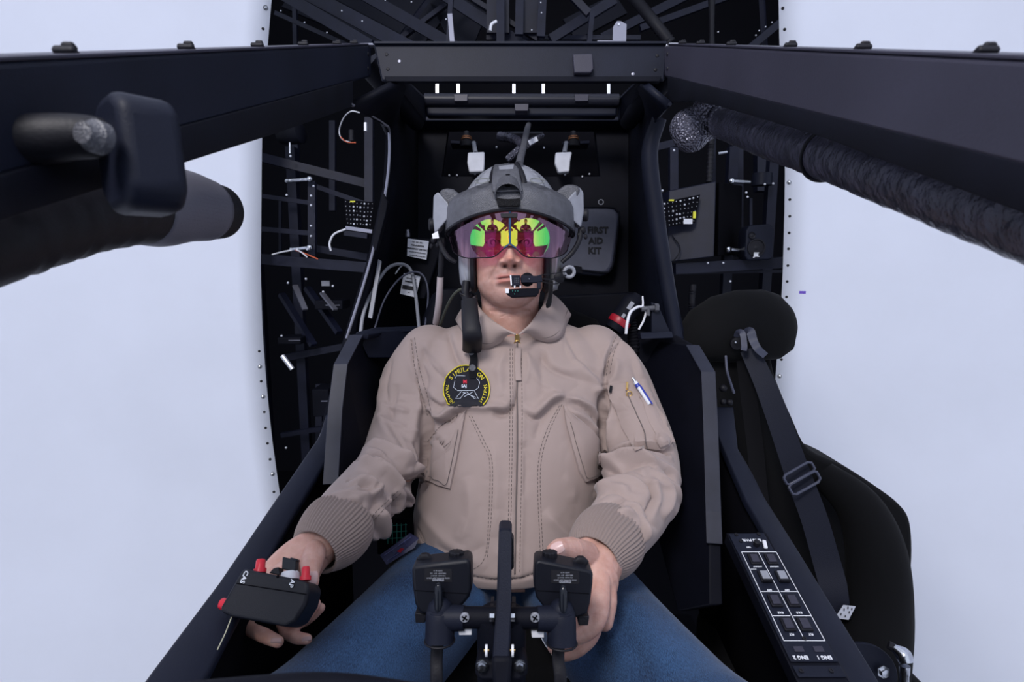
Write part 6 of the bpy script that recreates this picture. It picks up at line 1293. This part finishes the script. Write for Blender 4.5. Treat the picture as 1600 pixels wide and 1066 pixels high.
mb = MB(); mb.tube([(1004, 463, 1.22), (1004, 478, 1.215), (996, 480, 1.21), (985, 488, 1.20), (980, 505, 1.19), (978, 522, 1.19)], [.0018, .0022, .0030, .0032, .0032, .003], 10, 6); mb.tube([(1004, 478, 1.215), (1009, 485, 1.22), (1006, 500, 1.22), (998, 515, 1.22)], .0024, 8, 5); tag(mb.build('strap_loop', 'white_plastic', None, smooth=60), 'white cable tie loop hanging from the fire extinguisher bracket', 'cable tie')
mb = MB(); mb.tube([(986, 500, 1.27), (988, 520, 1.27), (990, 545, 1.27), (985, 580, 1.27)], .012, 14, 14, prof=lambda a_, t: 1 + .14 * sin(t * 90)); tag(mb.build('corrugated_hose', 'rubber', None, smooth=60), 'ribbed black hose running down behind the right shoulder of the jacket', 'hose')
br = thing('hinge_bracket', P(1035, 530, 1.2), 'black triangular hinge bracket on top of the right seat wing', 'bracket')
mb = MB(); mb.prism([(1018, 472, 1.22), (1028, 476, 1.22), (1048, 520, 1.22), (1048, 528, 1.22), (1018, 522, 1.22)], FW * .012); mb.build('plate', 'black_paint', br, bevel=.002)
mb = MB(); mb.cyl((1002, 483, 1.215), (1026, 481, 1.215), .0055, 16); mb.lathe(P(1026, 481, 1.213), (1, 0, 0), [(-.004, .009), (.004, .009)], 6); mb.lathe(P(1013, 486, 1.213), UP, [(-.010, .004), (.010, .004)], 10); mb.build('pin', 'helmet_grey', br)
mb = MB(); mb.prism([(1000, 520, 1.2), (1050, 518, 1.2), (1053, 528, 1.19), (1002, 530, 1.19)], FW * .03); mb.build('foot', 'black_paint', br, bevel=.002)

# card and wiring beside the hip
cdn = thing('checklist_card', P(625, 880, 1.02), 'dark blue printed card lying beside the left hip', 'card')
mb = MB(); mb.prism([(594, 868, 1.0), (640, 834, 1.03), (654, 842, 1.02), (648, 856, 1.01), (604, 883, .99)], (0, .003, 0)); mb.build('card', mat('card_blue', (.02, .022, .07), .5), cdn, smooth=0)
mb = MB()
for a_, b_ in (((600, 868), (642, 839)), ((605, 876), (646, 850)), ((613, 861), (618, 872)), ((632, 847), (638, 858))): mb.beam((*a_, .995), (*b_, 1.015), .001, .0006)
mb.build('card_print', mat('card_line', (.10, .11, .25), .6), cdn, smooth=0)
mb = MB(); mb.prism([(620, 862, .99), (626, 857, .99), (631, 858, .99), (626, 864, .99)], (0, .001, 0)); mb.build('red_mark', 'dark_red', cdn, smooth=0)
tw = thing('terminal_block', P(620, 850, 1.1), 'green-edged terminal block low between the seat and the left hip', 'terminal block')
mb = MB(); mb.box(P(620, 838, 1.1), (.07, .03, .06)); mb.build('block', 'deep_black', tw, bevel=.002)
mb = MB()
for k in range(5): mb.beam((606 + k * 7, 818, 1.08), (606 + k * 7, 850, 1.08), .0012, .0012)
for k in range(3): mb.beam((604, 822 + k * 10, 1.08), (636, 820 + k * 10, 1.08), .001, .001)
mb.build('wiring', 'green_wire', tw, smooth=0)
# ================================================================== the photographer behind the lens, mirrored in the visor
ph = thing('person', Wc(0, -.66, -1.14), 'dark-clothed person standing behind the lens, seen only mirrored in the visor', 'person')
pb = MB(); pb.ell([(Wc(.0, -.62, z), Vector((w_, 0, 0)), Vector((0, d_, 0))) for z, w_, d_ in ((-.30, .17, .12), (-.15, .17, .12), (0, .18, .12), (.10, .20, .11), (.155, .15, .09), (.18, .06, .06), (.24, .052, .055))], 24, 2.2)
for s_ in (-1, 1): pb.tube([Wc(s_ * .17, -.62, .10), Wc(s_ * .24, -.50, -.06), Wc(s_ * .16, -.32, -.08), Wc(s_ * .06, -.16, -.04)], [.055, .045, .038, .030], 16, 5)
for s_ in (-1, 1): pb.tube([Wc(s_ * .09, -.62, -.22), Wc(s_ * .11, -.62, -.5), Wc(s_ * .12, -.63, -.72), Wc(s_ * .12, -.64, -1.06)], [.095, .08, .06, .045], 18, 4); pb.ell([(Wc(s_ * .12, -.72 + t, -1.095), Vector((w_, 0, 0)), Vector((0, 0, h_))) for t, w_, h_ in ((0, .02, .03), (.03, .04, .045), (.15, .045, .04), (.24, .02, .02))], 16)
me = fuse(pb, .008, 4); hd = MB(); hd.ell([(Wc(0, -.62 + y_, z), Vector((w_, 0, 0)), Vector((0, d_, 0))) for z, w_, d_, y_ in ((.22, .04, .045, .01), (.25, .062, .075, .015), (.30, .075, .092, .0), (.35, .078, .098, -.005), (.40, .072, .09, -.005), (.44, .045, .06, -.005), (.455, .01, .02, 0))], 28, 2.2)
hd.sph(Wc(0, -.523, .315), (.012, .018, .02)); 
for s_ in (-1, 1): hd.sph(Wc(s_ * .08, -.62, .32), (.012, .02, .03)); hd.sph(Wc(s_ * .06, -.15, -.035), (.035, .05, .03))
link('body', concat([(fuse(hd, .006, 3), None, 0)]), 'skin', ph, smooth=180)
link('black_clothes', me, 'matt_black', ph, smooth=180)
hr = MB(); hr.ell([(Wc(0, -.625, z), Vector((w_, 0, 0)), Vector((0, d_, 0))) for z, w_, d_ in ((.36, .082, .098), (.41, .078, .092), (.45, .05, .065), (.468, .01, .02))], 24); hr.build('hair', 'matt_black', ph)
tc_ = thing('photo_camera', Wc(0, -.1, -.06), 'black photo camera held by the dark-clothed person behind the lens', 'camera')
mb = MB(); mb.box(Wc(0, -.13, 0), (.14, .07, .10)); mb.box(Wc(0, -.13, .06), (.05, .05, .03)); mb.build('camera_body', 'rubber', tc_, bevel=.01)
mb = MB(); mb.lathe(Wc(0, -.10, 0), (0, 1, 0), [(0, .036), (.05, .038), (.07, .040), (.072, .034), (.066, .001)], 28); mb.build('lens', 'rubber', tc_)
